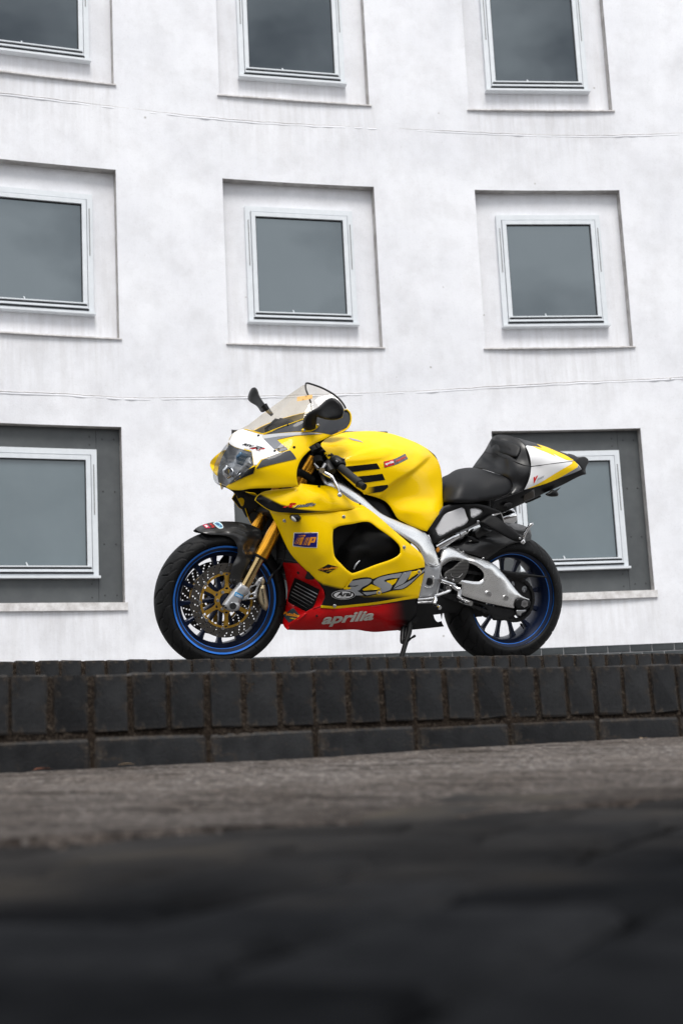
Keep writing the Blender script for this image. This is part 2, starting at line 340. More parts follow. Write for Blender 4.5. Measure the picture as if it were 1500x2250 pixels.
bld = empty('building'); tag(bld, 'white rendered building with a gently curved wall of deep-set windows', 'building')
COLS = [(-3.49, -2.03), (-1.02, 0.495), (1.545, 3.085)]
ROWS = [(1.516, 3.251, 0.12, 'low'), (4.106, 5.828, 0.11, 'mid'), (6.710, 8.432, 0.11, 'top')]
ZB, ZT = 1.054, 11.0
# joints in the render run along the wall at two heights and are not quite level
J1 = lambda x: 6.457 + 0.012 * math.sin(x * 1.7) - 0.006 * x
J2 = lambda x: float(np.interp(x, (-6, -3.08, -2.56, -1.93, -1.05, -0.79, 0.10, 0.88, 1.58, 2.39, 3.57, 6), (3.53, 3.534, 3.538, 3.520, 3.562, 3.575, 3.619, 3.654, 3.70, 3.735, 3.756, 3.77)))
xs = sorted(set([round(-9 + 0.09 * i, 4) for i in range(201)] + [x for c in COLS for x in c]))
xs = [x for x in xs if not any(0 < abs(x - c) < 0.03 for cc in COLS for c in cc)]
zs = [ZB]
def zgrid(a, b, n): return [a + (b - a) * i / n for i in range(1, n + 1)]
zs += zgrid(ZB, 1.516, 4) + zgrid(1.516, 3.251, 10) + zgrid(3.251, 4.106, 6) + zgrid(4.106, 5.828, 10) + zgrid(5.828, 6.71, 6) + zgrid(6.71, 8.432, 10) + zgrid(8.432, ZT, 6)
Vw, Fw, idx = [], [], {}
def vid(i, j):
    if (i, j) not in idx:
        p, _, _ = wall_pt(xs[i], 0.006 * noise.noise(Vector((xs[i] * 0.8, zs[j] * 0.8, 0)))); idx[(i, j)] = len(Vw); Vw.append((p.x, p.y, zs[j] + H0))
    return idx[(i, j)]
def in_hole(x, z):
    for c in COLS:
        for r in ROWS:
            if c[0] < x < c[1] and r[0] < z < r[1]: return True
    return False
for i in range(len(xs) - 1):
    for j in range(len(zs) - 1):
        if not in_hole((xs[i] + xs[i + 1]) / 2, (zs[j] + zs[j + 1]) / 2): Fw.append((vid(i, j), vid(i + 1, j), vid(i + 1, j + 1), vid(i, j + 1)))
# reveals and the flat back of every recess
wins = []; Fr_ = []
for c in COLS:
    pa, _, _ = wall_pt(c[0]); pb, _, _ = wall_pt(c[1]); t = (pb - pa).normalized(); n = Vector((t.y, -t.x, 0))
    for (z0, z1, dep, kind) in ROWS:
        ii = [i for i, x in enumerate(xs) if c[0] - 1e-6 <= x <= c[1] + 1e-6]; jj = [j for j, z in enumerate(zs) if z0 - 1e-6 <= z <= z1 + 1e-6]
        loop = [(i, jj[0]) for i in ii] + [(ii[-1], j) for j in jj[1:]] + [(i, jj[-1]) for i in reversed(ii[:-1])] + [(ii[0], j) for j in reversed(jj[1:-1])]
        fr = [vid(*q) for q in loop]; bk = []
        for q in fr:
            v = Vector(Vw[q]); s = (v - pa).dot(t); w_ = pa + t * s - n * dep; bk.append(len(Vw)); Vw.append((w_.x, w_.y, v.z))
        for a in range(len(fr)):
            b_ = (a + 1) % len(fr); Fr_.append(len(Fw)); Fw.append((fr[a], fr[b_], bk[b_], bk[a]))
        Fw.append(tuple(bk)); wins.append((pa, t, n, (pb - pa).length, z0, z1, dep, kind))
wm = mesh('wall', Vw, Fw, False)
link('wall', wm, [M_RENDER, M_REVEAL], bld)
st_ = wm.attributes.new('stain', 'FLOAT', 'POINT')
for i_, v_ in enumerate(Vw):
    s_ = 0.0; zz_ = v_[2] - H0
    for c_ in COLS:
        if c_[0] - 0.05 < v_[0] < c_[1] + 0.05:
            for r_ in ROWS:
                if 0 <= r_[0] - zz_ < 0.9: s_ = max(s_, 0.24 * (1 - (r_[0] - zz_) / 0.9))
    if zz_ < ZB + 0.35: s_ = max(s_, 0.10 * (1 - (zz_ - ZB) / 0.35))
    st_.data[i_].value = s_
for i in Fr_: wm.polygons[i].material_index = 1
# the render's ragged joints: a shallow lip that catches light over a dark line
def joint(fz, seed):
    parts = []
    for (dz, off, rad, m) in ((0.0, -0.0105, 0.017, M_RENDER), (0.018, -0.0006, 0.0046, M_SILL)):
        pts = []
        for i in range(420):
            x = -8 + 13.5 * i / 419; p, _, n = wall_pt(x, off + 0.0016 * noise.noise(Vector((x * 5, seed, dz * 100)))); pts.append((p.x, p.y, fz(x) + dz + H0 + 0.006 * noise.noise(Vector((x * 7, seed, 3)))))
        r = [rad * (0.75 + 0.7 * abs(noise.noise(Vector((i * 0.21, seed, dz))))) for i in range(420)]
        v, f = sweep(pts, r, 6); link('render_joint', mesh('render_joint', v, f, True), m, bld)
joint(J1, 1.0); joint(J2, 5.0)
# dark brick plinth
PB = [bevbox('plinth_brick', 0.217, 0.10, 0.066, 0.003, 0.0008) for _ in range(4)]
pl_bed = []
px0 = -4.4
def arc_x(x, ds):
    _, t, _ = wall_pt(x); return x + ds * t.x
bv, bf = [], []
for i in range(90):
    x = -8.9 + 17.8 * i / 89; p, t, n = wall_pt(x, -0.014); bv += [(p.x, p.y, 0.55 + H0), (p.x, p.y, ZB + H0)]
    if i: bf.append((2 * i - 2, 2 * i, 2 * i + 1, 2 * i - 1))
plinth = link('plinth', mesh('plinth', bv, bf), mat('plinth_mortar', (0.34, 0.34, 0.35), 0.9), bld)
M_PLB = mat('plinth_brick', (0.035, 0.042, 0.046), 0.45, build=lambda t, b: TB(t).col(b, (lambda k: k.mix(1.0, k.ramp(k.noise(k.obj(), 14, 5, 0.6), [(0.3, (0.028, 0.034, 0.038)), (0.7, (0.05, 0.058, 0.062))]), k.ramp(k.rand(), [(0, (0.8, 0.8, 0.8)), (1, (1.25, 1.22, 1.2))]), 'MULTIPLY'))(TB(t))))
for row in range(3):
    x = -8.35 + (0.11 if row % 2 else 0.0)
    # bonding set so that the joints fall where they do above the second step
    while x < 8.0:
        p, t, n = wall_pt(x, -0.056)
        M = Matrix.Translation((p.x, p.y, ZB - 0.036 - row * 0.075 + H0)) @ Matrix.Rotation(math.atan2(t.y, t.x), 4, 'Z')
        link('brick', PB[random.randrange(4)], M_PLB, plinth, M); x = arc_x(x, 0.225)

# windows
def rect_ring(w0, h0, w1, h1, y0, y1):
    """a rectangular frame: outer w0 x h0, inner w1 x h1, from depth y0 to y1 (y1 nearer the street)"""
    V = []
    for y in (y0, y1):
        for (ww, hh) in ((w0, h0), (w1, h1)):
            V += [(-ww / 2, y, -hh / 2), (ww / 2, y, -hh / 2), (ww / 2, y, hh / 2), (-ww / 2, y, hh / 2)]
    F = []
    for k in range(4):
        k2 = (k + 1) % 4
        F += [(8 + k, 8 + k2, 12 + k2, 12 + k), (k, 8 + k, 8 + k2, k2)[::-1], (4 + k, 4 + k2, 12 + k2, 12 + k)[::-1]]
    return V, F
WM = {}
FW, FH = 1.11, 1.21
WM['frame'] = mesh('window_frame', *rect_ring(FW, FH, FW - 0.105, FH - 0.105, 0.0, 0.045))
WM['sash'] = mesh('window_sash', *rect_ring(FW - 0.118, FH - 0.118, FW - 0.205, FH - 0.205, 0.0, 0.052))
WM['gasket'] = mesh('window_gasket', *rect_ring(FW - 0.2, FH - 0.2, FW - 0.222, FH - 0.222, 0.0, 0.030))
WM['back'] = mesh('window_reveal', *box(-FW / 2 + 0.03, FW / 2 - 0.03, 0.001, 0.006, -FH / 2 + 0.03, FH / 2 - 0.03))
WM['pane'] = mesh('window_pane', *box(-FW / 2 + 0.095, FW / 2 - 0.095, 0.012, 0.019, -FH / 2 + 0.095, FH / 2 - 0.095))
WM['frosted_pane'] = WM['pane'].copy()
WM['bead'] = mesh('glazing_bead', *join([box(-FW / 2 + 0.075, FW / 2 - 0.075, 0.02, 0.064, -FH / 2 + 0.093, -FH / 2 + 0.105)]))
WM['weather_bar'] = mesh('weather_bar', *join([box(-FW / 2 + 0.055, FW / 2 - 0.055, 0.02, 0.07, -FH / 2 + 0.047, -FH / 2 + 0.056)]))
WM['slot'] = mesh('drip_slot', *join([box(-FW / 2 + 0.066, FW / 2 - 0.066, 0.03, 0.0535, -FH / 2 + 0.074, -FH / 2 + 0.090), box(-FW / 2 + 0.048, FW / 2 - 0.048, 0.03, 0.0545, -FH / 2 + 0.030, -FH / 2 + 0.046)]))
WM['cill'] = mesh('window_cill', *box(-FW / 2 - 0.012, FW / 2 + 0.012, 0.0, 0.085, -FH / 2 - 0.012, -FH / 2 + 0.010))
WM['catch'] = mesh('window_catch', [(x + 0.35 * z_, y, z_) for x, y, z_ in box(-0.006, 0.006, 0.02, 0.03, 0.0, 0.035)[0]], box(0, 1, 0, 1, 0, 1)[1])
WM['hinge'] = mesh('hinge', *box(-0.004, 0.004, 0.04, 0.0495, -0.24, 0.24))
def screw_mesh(): return mesh('screw', *sweep([(0, 0, 0), (0, 0.004, 0), (0, 0.005, 0)], [0.008, 0.007, 0.003], 8))
WM['screw'] = screw_mesh()
M_SCREW = mat('cladding_screw', (0.03, 0.032, 0.034), 0.5)
names = {'low': ('ground-floor window framed in dark grey cladding', ), 'mid': ('first-floor window in a white recess',), 'top': ('second-floor window cut by the top of the picture',)}
for wi, (pa, t, n, wid, z0, z1, dep, kind) in enumerate(wins):
    sill_h = 0.082 if kind == 'low' else 0.022
    cz = (z0 + z1) / 2 + (0.055 if kind == 'low' else 0.004)
    c = pa + t * (wid / 2) - n * dep
    # local axes: x along the wall, y towards the street, z up
    B = Matrix(((-t.x, n.x, 0, c.x), (-t.y, n.y, 0, c.y), (0, 0, 1, cz + H0), (0, 0, 0, 1)))
    wn = link('window', WM['back'], M_GAP, bld, B); wn['label'] = names[kind][0] + ', ' + ('left', 'middle', 'right')[wi // 3] + ' column'
    link('frame', WM['frame'], M_FRAME, wn); link('sash', WM['sash'], M_FRAME, wn); link('gasket', WM['gasket'], M_GAP, wn)
    link('pane', WM['frosted_pane' if kind == 'low' else 'pane'], M_FROST if kind == 'low' else M_GLASS, wn)
    link('glazing_bead', WM['bead'], M_FRAME, wn); link('weather_bar', WM['weather_bar'], M_FRAME, wn); link('drip_slot', WM['slot'], M_GAP, wn); link('cill', WM['cill'], M_FRAME, wn)
    for sx in (-1, 1): link('hinge', WM['hinge'], M_BEAD, wn, Matrix.Translation((sx * (FW / 2 - 0.030), 0, 0.22)))
    link('window_catch', WM['catch'], M_FRAME, wn, Matrix.Translation((0.09, 0, -FH / 2 + 0.104)))
    # the ledge along the bottom of the recess
    v, f = box(-wid / 2 - 0.022, wid / 2 + 0.022, -0.0, dep + (0.022 if kind == 'low' else 0.022), z0 - cz - 0.003, z0 - cz + sill_h)
    v = [(a, b_, zz + (-0.012 if (zz > z0 - cz + 0.01 and b_ > 0.02) else 0)) for a, b_, zz in v]
    link('recess_ledge', mesh('recess_ledge', v, f), M_SILL, wn)
    if kind == 'low':
        zb, zt = z0 - cz + sill_h, z1 - cz; hw = wid / 2; pw = hw - FW / 2
        for nm, (xa, xb, za, zc) in {'l': (-hw + 0.002, -FW / 2 - 0.003, zb, zt - 0.002), 'r': (FW / 2 + 0.003, hw - 0.002, zb, zt - 0.002), 't': (-FW / 2, FW / 2, FH / 2 + 0.003, zt - 0.002), 'b': (-FW / 2, FW / 2, zb, -FH / 2 - 0.014)}.items():
            pn = link('cladding_panel', mesh('cladding_panel', *box(xa, xb, 0.002, 0.020, za, zc)), M_PANEL, wn)
        for sx in (-1, 1):
            for zz in (zb + 0.07, zb + 0.55, zb + 1.05, zt - 0.1):
                for dx in (0.06, 0.17): link('screw', WM['screw'], M_SCREW, wn, Matrix.Translation((sx * (FW / 2 + dx), 0.020, zz)))
            for zz in (zb + 0.05, -FH / 2 - 0.06, FH / 2 + 0.05, zt - 0.08): link('screw', WM['screw'], M_SCREW, wn, Matrix.Translation((sx * (FW / 2 - 0.06), 0.020, zz)))

# ---------------------------------------------------------------- low brick building across the street, behind the camera
M_OPP = mat('opposite_brick', (0.10, 0.065, 0.05), 0.85, spec=0.2, build=lambda t, b: TB(t).col(b, (lambda k: k.ramp(k.noise(k.obj(), 3, 6, 0.7), [(0.3, (0.075, 0.05, 0.04)), (0.7, (0.13, 0.085, 0.065))]))(TB(t))))
opp = empty('building', None, Matrix.Translation((0, -11.0, -0.14 + H0)) @ Matrix.Rotation(0.12, 4, 'Z')); tag(opp, 'low dark brick building across the street, seen only as a reflection', 'building')
v, f = box(-28, 28, -6, 0, 0, 5.2); link('wall', mesh('wall', v, f), M_OPP, opp)
v, f = box(-28.2, 28.2, -6.2, 0.2, 5.2, 5.45); link('parapet', mesh('parapet', v, f), M_SILL, opp)
oppw = mesh('window', *box(-0.9, 0.9, 0.0, 0.03, 0, 1.5)); oppf = mesh('frame', *rect_ring(1.9, 1.6, 1.75, 1.45, 0.0, 0.07)); M_OPG = mat('opposite_glazing', (0.03, 0.06, 0.10), 0.05)
for k in range(14):
    for z in (0.9, 3.1): wo_ = link('window', oppw, M_OPG, opp, Matrix.Translation((-26 + 4 * k, 0.002, z))); link('frame', oppf, M_FRAME, wo_, Matrix.Translation((0, 0, 0.75)))
# ================================================================== MOTORCYCLE
# local axes of the machine: x forward, y to its left, z up; it leans on its stand. ms() turns a point measured
# on the photograph, at a known distance y from the machine's centre plane, into those local axes.
BM = np.array(((-0.9056063, 0.4144254, 0.0901593), (-0.4241193, -0.8849075, -0.1925139), (0.0, -0.2125801, 0.9771436)))
BT = np.array((0.0751450, 6.4728905, 0.4480377))
CL = -BM.T @ BT
def ms(px, py, y):
    px, py, y = np.asarray(px, float), np.asarray(py, float), np.asarray(y, float)
    r = CF + np.multiply.outer((px - 750) / 3125, CR) - np.multiply.outer((py - 1125) / 3125, CU)
    d = r @ BM; s = (y - CL[1]) / d[..., 1]
    return CL + d * s[..., None]
def p3(px, py, y): return Vector(ms(px, py, y))
def Q(ox, oy, s, pts): return [(ox + p[0] / s, oy + p[1] / s) + tuple(p[2:]) for p in pts]

bike = empty('motorcycle', None, Matrix(((*BM[0], BT[0]), (*BM[1], BT[1]), (*BM[2], BT[2] + H0), (0, 0, 0, 1))))
tag(bike, 'yellow sports motorcycle with red belly pan leaning on its side stand', 'motorcycle')

# ------------------------------------------------------------------ paints and metals
YEL, BLK, RED, WHT, GRY, DGR = (0.96, 0.625, 0.0), (0.006, 0.006, 0.007), (0.46, 0.004, 0.006), (0.80, 0.80, 0.81), (0.20, 0.21, 0.23), (0.055, 0.058, 0.065)
M_PAINT = mat('body_paint', rough=0.36, coat=0.26, coat_rough=0.02, spec=0.10, paint=True)
def flat(name, c, rough=0.4, coat=0.3): return mat(name, c, rough, coat=coat, coat_rough=0.04, spec=0.10)
M_YEL, M_BLKP, M_RED, M_WHT, M_GRY, M_DGR = flat('yellow_paint', YEL), flat('black_paint', BLK), flat('red_paint', RED), flat('white_paint', WHT), flat('grey_paint', GRY), flat('dark_grey_paint', DGR)
M_SILV = flat('silver_graphic', (0.33, 0.34, 0.36)); M_ORG = flat('orange_print', (0.85, 0.30, 0.02)); M_NAVY = flat('navy_print', (0.012, 0.012, 0.16)); M_SKYB = flat('blue_print', (0.03, 0.30, 0.62)); M_PALE = flat('pale_letter', (0.55, 0.53, 0.48))
M_INNER = mat('unpainted_plastic', (0.008, 0.008, 0.009), 0.7, spec=0.3)
M_PLAS = mat('black_plastic', (0.004, 0.004, 0.0046), 0.42, spec=0.28)
M_MATT = mat('matt_black', (0.0048, 0.005, 0.0056), 0.6, spec=0.22)
M_GLOSSB = mat('gloss_black_tail', (0.006, 0.006, 0.007), 0.34, spec=0.35, coat=0.2, coat_rough=0.2)
def b_leather(t, b):
    k = TB(t); k.bump(b, k.voro(k.obj(), 420), 0.15, 0.0006)
M_SEAT = mat('seat_vinyl', (0.0055, 0.0058, 0.007), 0.48, spec=0.28, build=b_leather)
def b_rubber(t, b):
    k = TB(t); n = k.noise(k.obj(), 35, 5, 0.7); k.col(b, k.ramp(n, [(0.35, (0.0032, 0.0034, 0.0040)), (0.7, (0.0085, 0.0088, 0.0095))])); k.bump(b, k.noise(k.obj(), 300, 3), 0.25, 0.0008)
M_RUB = mat('tyre_rubber', rough=0.6, spec=0.22, build=b_rubber)
M_GRIP = mat('grip_rubber', (0.012, 0.012, 0.013), 0.7)
def b_carbon(t, b):
    k = TB(t); n = k.n('ShaderNodeTexChecker'); n.inputs['Scale'].default_value = 620; k.t.links.new(k.obj(rot=(0, 0.8, 0)), n.inputs['Vector'])
    k.col(b, k.mix(n.outputs['Fac'], (0.006, 0.006, 0.0066), (0.016, 0.016, 0.0165)))
M_CARB = mat('carbon_fibre', rough=0.4, coat=0.35, coat_rough=0.08, spec=0.3, build=b_carbon)
M_BLUE = mat('blue_rim', (0.012, 0.18, 0.72), 0.3, metal=0.5, coat=0.4)
M_BLUED = mat('blue_rim_dark', (0.004, 0.011, 0.040), 0.4, metal=0.3, coat=0.15)
M_GOLD = mat('gold_fork', (0.78, 0.36, 0.03), 0.24, metal=0.9)
M_GOLD2 = mat('gold_carrier', (0.50, 0.29, 0.045), 0.4, metal=0.85)
M_STAN = mat('fork_stanchion', (0.50, 0.36, 0.17), 0.14, metal=1.0)
def b_alu(t, b):
    k = TB(t); n = k.noise(k.obj((40, 40, 400), (0, 0.5, 0)), 3, 4, 0.6); k.rough(b, k.ramp(n, [(0.3, (0.24,) * 3), (0.7, (0.36,) * 3)]))
    k.col(b, k.ramp(k.noise(k.obj(), 9, 3), [(0.3, (0.80, 0.80, 0.80)), (0.7, (0.90, 0.90, 0.895))]))
M_ALU = mat('polished_aluminium', rough=0.3, metal=1.0, build=b_alu)
M_CAST = mat('grey_casting', (0.46, 0.47, 0.49), 0.40, metal=0.6)
M_CHROME = mat('bright_steel', (0.72, 0.72, 0.73), 0.10, metal=1.0)
M_STEEL = mat('machined_steel', (0.48, 0.48, 0.49), 0.3, metal=1.0)
M_DISC = mat('brake_disc_steel', (0.062, 0.056, 0.050), 0.4, metal=0.5)
M_DARKM = mat('dark_metal', (0.011, 0.011, 0.012), 0.45, metal=0.5)
M_CALI = mat('caliper_gold', (0.42, 0.35, 0.23), 0.4, metal=0.7)
def b_screen(t, b):
    for l in list(t.links): 
        if l.to_node.type == 'OUTPUT_MATERIAL': t.links.remove(l)
    k = TB(t); tr = k.n('ShaderNodeBsdfTransparent'); tr.inputs['Color'].default_value = (0.93, 0.90, 0.845, 1); gl = k.n('ShaderNodeBsdfGlossy'); gl.inputs['Roughness'].default_value = 0.03
    lw = k.n('ShaderNodeLayerWeight'); lw.inputs['Blend'].default_value = 0.5; fr = k.n('ShaderNodeMath', operation='MULTIPLY_ADD'); t.links.new(k.math('POWER', lw.outputs['Facing'], 4.0), fr.inputs[0]); fr.inputs[1].default_value = 0.28; fr.inputs[2].default_value = 0.035; mx = k.n('ShaderNodeMixShader')
    t.links.new(fr.outputs[0], mx.inputs[0]); t.links.new(tr.outputs[0], mx.inputs[1]); t.links.new(gl.outputs[0], mx.inputs[2])
    t.links.new(mx.outputs[0], t.nodes['Material Output'].inputs['Surface'])
M_SCREEN = mat('clear_screen', build=b_screen)
def b_lens(t, b):
    b_screen(t, b)
    for n in t.nodes:
        if n.type == 'BSDF_TRANSPARENT': n.inputs['Color'].default_value = (0.84, 0.85, 0.86, 1)
        if n.type == 'MATH' and n.operation == 'MULTIPLY_ADD': n.inputs[1].default_value = 0.6; n.inputs[2].default_value = 0.08
M_LENS = mat('headlight_lens', build=b_lens)
def b_meshp(t, b):
    k = TB(t); n = k.n('ShaderNodeTexVoronoi', feature='F1'); n.inputs['Scale'].default_value = 190; n.inputs['Randomness'].default_value = 0.0
    m = k.obj((1.0, 0.0, 1.0), (0, 0.6, 0)); t.links.new(m, n.inputs['Vector']); r = k.ramp(n.outputs['Distance'], [(0.20, (0.30, 0.30, 0.31)), (0.32, (0.80, 0.80, 0.82))]); k.col(b, r)
    k.bump(b, n.outputs['Distance'], 0.5, 0.002)
M_MESH = mat('perforated_grille', rough=0.5, metal=0.0, build=b_meshp)
def b_ribs(t, b):
    k = TB(t); n = k.n('ShaderNodeTexWave'); n.wave_type = 'BANDS'; n.bands_direction = 'Z'; n.inputs['Scale'].default_value = 48
    t.links.new(k.obj(), n.inputs['Vector']); k.bump(b, n.outputs['Fac'], 0.6, 0.002)
    k.col(b, k.ramp(n.outputs['Fac'], [(0.3, (0.010, 0.010, 0.010)), (0.7, (0.05, 0.047, 0.043))]))
M_RIBS = mat('ribbed_carbon', rough=0.4, build=b_ribs)

# ------------------------------------------------------------------ surface helpers
def tps(ctrl):
    c = np.array(ctrl, float); P_ = c[:, :2] / 100; n = len(c)
    def ker(a, b):
        r2 = ((a[:, None] - b[None]) ** 2).sum(-1); return np.where(r2 > 1e-12, 0.5 * r2 * np.log(np.maximum(r2, 1e-12)), 0)
    K = ker(P_, P_) + 1e-5 * np.eye(n); A = np.zeros((n + 3, n + 3)); A[:n, :n] = K; A[:n, n] = 1; A[:n, n + 1:] = P_; A[n, :n] = 1; A[n + 1:, :n] = P_.T
    w_ = np.linalg.lstsq(A, np.concatenate([c[:, 2], np.zeros(3)]), rcond=None)[0]
    return lambda q: ker(np.asarray(q) / 100, P_) @ w_[:n] + w_[n] + (np.asarray(q) / 100) @ w_[n + 1:]
def smooth_loop(pts, step, ang=38):
    P_ = np.array([p[:2] for p in pts], float); n = len(P_); out = []
    cor = []
    for i in range(n):
        a, b = P_[i] - P_[i - 1], P_[(i + 1) % n] - P_[i]; q = abs(math.degrees(math.atan2(a[0] * b[1] - a[1] * b[0], a @ b))); cor.append(q > ang)
    for i in range(n):
        p1, p2 = P_[i], P_[(i + 1) % n]; L_ = np.linalg.norm(p2 - p1)
        if L_ < 1e-6: continue
        def tan(k):
            a, b = P_[k] - P_[k - 1], P_[(k + 1) % n] - P_[k]; t = a / (np.linalg.norm(a) + 1e-9) + b / (np.linalg.norm(b) + 1e-9); return t / (np.linalg.norm(t) + 1e-9) * L_
        m1 = (p2 - p1) if cor[i] else tan(i); m2 = (p2 - p1) if cor[(i + 1) % n] else tan((i + 1) % n)
        k = max(1, int(math.ceil(L_ / step)))
        for s in range(k):
            t = s / k; t2, t3 = t * t, t ** 3
            out.append((2 * t3 - 3 * t2 + 1) * p1 + (t3 - 2 * t2 + t) * m1 + (-2 * t3 + 3 * t2) * p2 + (t3 - t2) * m2)
    return np.array(out)
def inside(q, poly):
    q = np.atleast_2d(q); x, y = q[:, 0], q[:, 1]; r = np.zeros(len(q), bool); n = len(poly); j = n - 1
    for i in range(n):
        xi, yi = poly[i]; xj, yj = poly[j]
        c = ((yi > y) != (yj > y)) & (x < (xj - xi) * (y - yi) / (yj - yi + 1e-12) + xi); r ^= c; j = i
    return r
def bdist(q, loops):
    q = np.atleast_2d(q); best = np.full(len(q), 1e9)
    for lp in loops:
        a = lp; b = np.roll(lp, -1, 0); ab = b - a; l2 = (ab ** 2).sum(1) + 1e-12
        t = np.clip(((q[:, None] - a[None]) * ab[None]).sum(-1) / l2[None], 0, 1); d = np.linalg.norm(q[:, None] - (a[None] + t[..., None] * ab[None]), axis=-1).min(1); best = np.minimum(best, d)
    return best
def rings(loops, offs):
    out = []
    for lp in loops:
        e = np.roll(lp, -1, 0) - np.roll(lp, 1, 0); n = np.stack([-e[:, 1], e[:, 0]], 1); n /= np.linalg.norm(n, axis=1)[:, None] + 1e-9
        for r in offs:
            for s in (1, -1): out.append((lp + n * r * s, r))
    return out
def fill(outer, holes, step, offs=()):
    """triangulate a flat outline with holes, with evenly spread inner points"""
    lo, hi = outer.min(0), outer.max(0); g = []
    r = 0; y = lo[1] + step / 2
    while y < hi[1]:
        x = lo[0] + (step / 2 if r % 2 else 0)
        while x < hi[0]: g.append((x, y)); x += step
        y += step * 0.87; r += 1
    g = np.array(g) if g else np.zeros((0, 2))
    if len(g):
        k = inside(g, outer)
        for h in holes: k &= ~inside(g, h)
        g = g[k]
    if len(g): g = g[bdist(g, [outer] + holes) > (max(offs) + step * 0.5 if offs else step * 0.45)]
    for q, r in rings([outer] + holes, offs):
        k = inside(q, outer)
        for h in holes: k &= ~inside(q, h)
        q = q[k]
        if len(q): g = np.concatenate([g, q[bdist(q, [outer] + holes) > r * 0.93]])
    pts = [tuple(p) for p in outer]; edges = [(i, (i + 1) % len(outer)) for i in range(len(outer))]
    for h in holes:
        o = len(pts); pts += [tuple(p) for p in h]; edges += [(o + i, o + (i + 1) % len(h)) for i in range(len(h))]
    pts += [tuple(p) for p in g]
    v, e, f, *_ = delaunay_2d_cdt([Vector(p) for p in pts], edges, [], 0, 1e-5)
    V = np.array([tuple(p) for p in v]); F = np.array([tuple(t) for t in f]); c = V[F].mean(1); k = inside(c, outer)
    for h in holes: k &= ~inside(c, h)
    F = F[k]; used = np.unique(F); mp_ = -np.ones(len(V), int); mp_[used] = np.arange(len(used))
    return V[used], mp_[F]
SURF = {}
def orient(V, F, ref):
    a, b, c = V[F[:, 0]], V[F[:, 1]], V[F[:, 2]]; n = np.cross(b - a, c - a); flip = ((ref - (a + b + c) / 3) * n).sum(1) < 0
    F = F.copy(); F[flip] = F[flip][:, ::-1]; return F
def panel(name, outline, ctrl, m=None, holes=(), step=6, thick=0.003, edge=0.0035, er=4.0, mirror=True, paint=None, parent=None, inner=True, ang=38, label=None, lining=None):
    """a body panel: traced outline, lateral position from a smooth sheet through control points, rolled edges"""
    o = smooth_loop(outline, step * 0.8, ang); hs = [smooth_loop(h, step * 0.8, ang) for h in holes]
    V2, F = fill(o, hs, step, (er * 0.4, er * 0.9, er * 1.5) if edge else ()); f = ctrl if callable(ctrl) else tps(ctrl); y = f(V2)
    if edge: y = y - edge * np.exp(-(bdist(V2, [o] + hs) / er) ** 2)
    if mirror and y.min() < 0.012: y = np.maximum(y, 0.0)      # the two halves meet on the centre plane
    V = ms(V2[:, 0], V2[:, 1], y); F = orient(V, F, CL)
    SURF[name] = BVHTree.FromPolygons([tuple(v) for v in V], [tuple(map(int, t)) for t in F])
    col = None
    if paint is not None: col = np.array(paint(V2[:, 0], V2[:, 1]), float).reshape(-1, 3) if callable(paint) else np.tile(np.array(paint, float), (len(V), 1))
    sep = mirror and np.abs(V[:, 1]).min() > 0.012
    if mirror and not sep:
        Vm = V * np.array((1, -1, 1)); F = np.concatenate([F, F[:, ::-1] + len(V)]); V = np.concatenate([V, Vm])
        if col is not None: col = np.concatenate([col, col])
    me = mesh(name, V, F, True, col); m = m or M_PAINT
    ob = link(name, me, [m, lining or M_INNER] if inner else m, parent or bike)
    if thick:
        md = ob.modifiers.new('thickness', 'SOLIDIFY'); md.thickness = thick; md.offset = -1
        if inner: md.material_offset = 1
    if label: ob['label'] = label
    if sep:
        o2 = link(name, mesh(name, V * np.array((1, -1, 1)), F[:, ::-1], True, col), [m, M_INNER] if inner else m, parent or bike)
        if thick:
            md = o2.modifiers.new('thickness', 'SOLIDIFY'); md.thickness = thick; md.offset = -1
            if inner: md.material_offset = 1
    return ob
def pillow(name, outline, ctrl, half=0.012, m=None, step=5, parent=None, soft=6.0, ang=38, mirror=False, holes=(), back=1.0):
    """a closed lens-like solid: traced outline, rounded on both faces"""
    o = smooth_loop(outline, step * 0.8, ang); hs = [smooth_loop(h, step * 0.8, ang) for h in holes]; V2, F = fill(o, hs, step, (soft * 0.08, soft * 0.25, soft * 0.55))
    y0 = tps(ctrl)(V2) if len(ctrl) > 2 else np.full(len(V2), ctrl[0][2]); d = bdist(V2, [o] + hs)
    b = half * np.sqrt(np.clip(1 - (1 - np.minimum(d / soft, 1)) ** 2, 0, 1)); b[d < 1e-3] = 0
    A_ = ms(V2[:, 0], V2[:, 1], y0 + b); n0 = ms(V2[:, 0], V2[:, 1], y0)
    Bk = n0 - np.array((0, 1, 0)) * (b * back)[:, None]
    Fa = orient(A_, F, CL); rim = d < 1e-3; idx_b = np.arange(len(V2)) + len(V2)
    V = np.concatenate([A_, Bk]); Fb = Fa[:, ::-1] + len(V2)
    SURF[name] = BVHTree.FromPolygons([tuple(v) for v in A_], [tuple(map(int, t)) for t in Fa])
    Fall = np.concatenate([Fa, Fb])
    if mirror: Fall = np.concatenate([Fall, Fall[:, ::-1] + len(V)]); V = np.concatenate([V, V * np.array((1, -1, 1))])
    me = mesh(name, V, Fall, True)
    bmm = bmesh.new(); bmm.from_mesh(me); bmesh.ops.remove_doubles(bmm, verts=bmm.verts, dist=1e-6); bmm.to_mesh(me); bmm.free()
    return link(name, me, m, parent or bike)
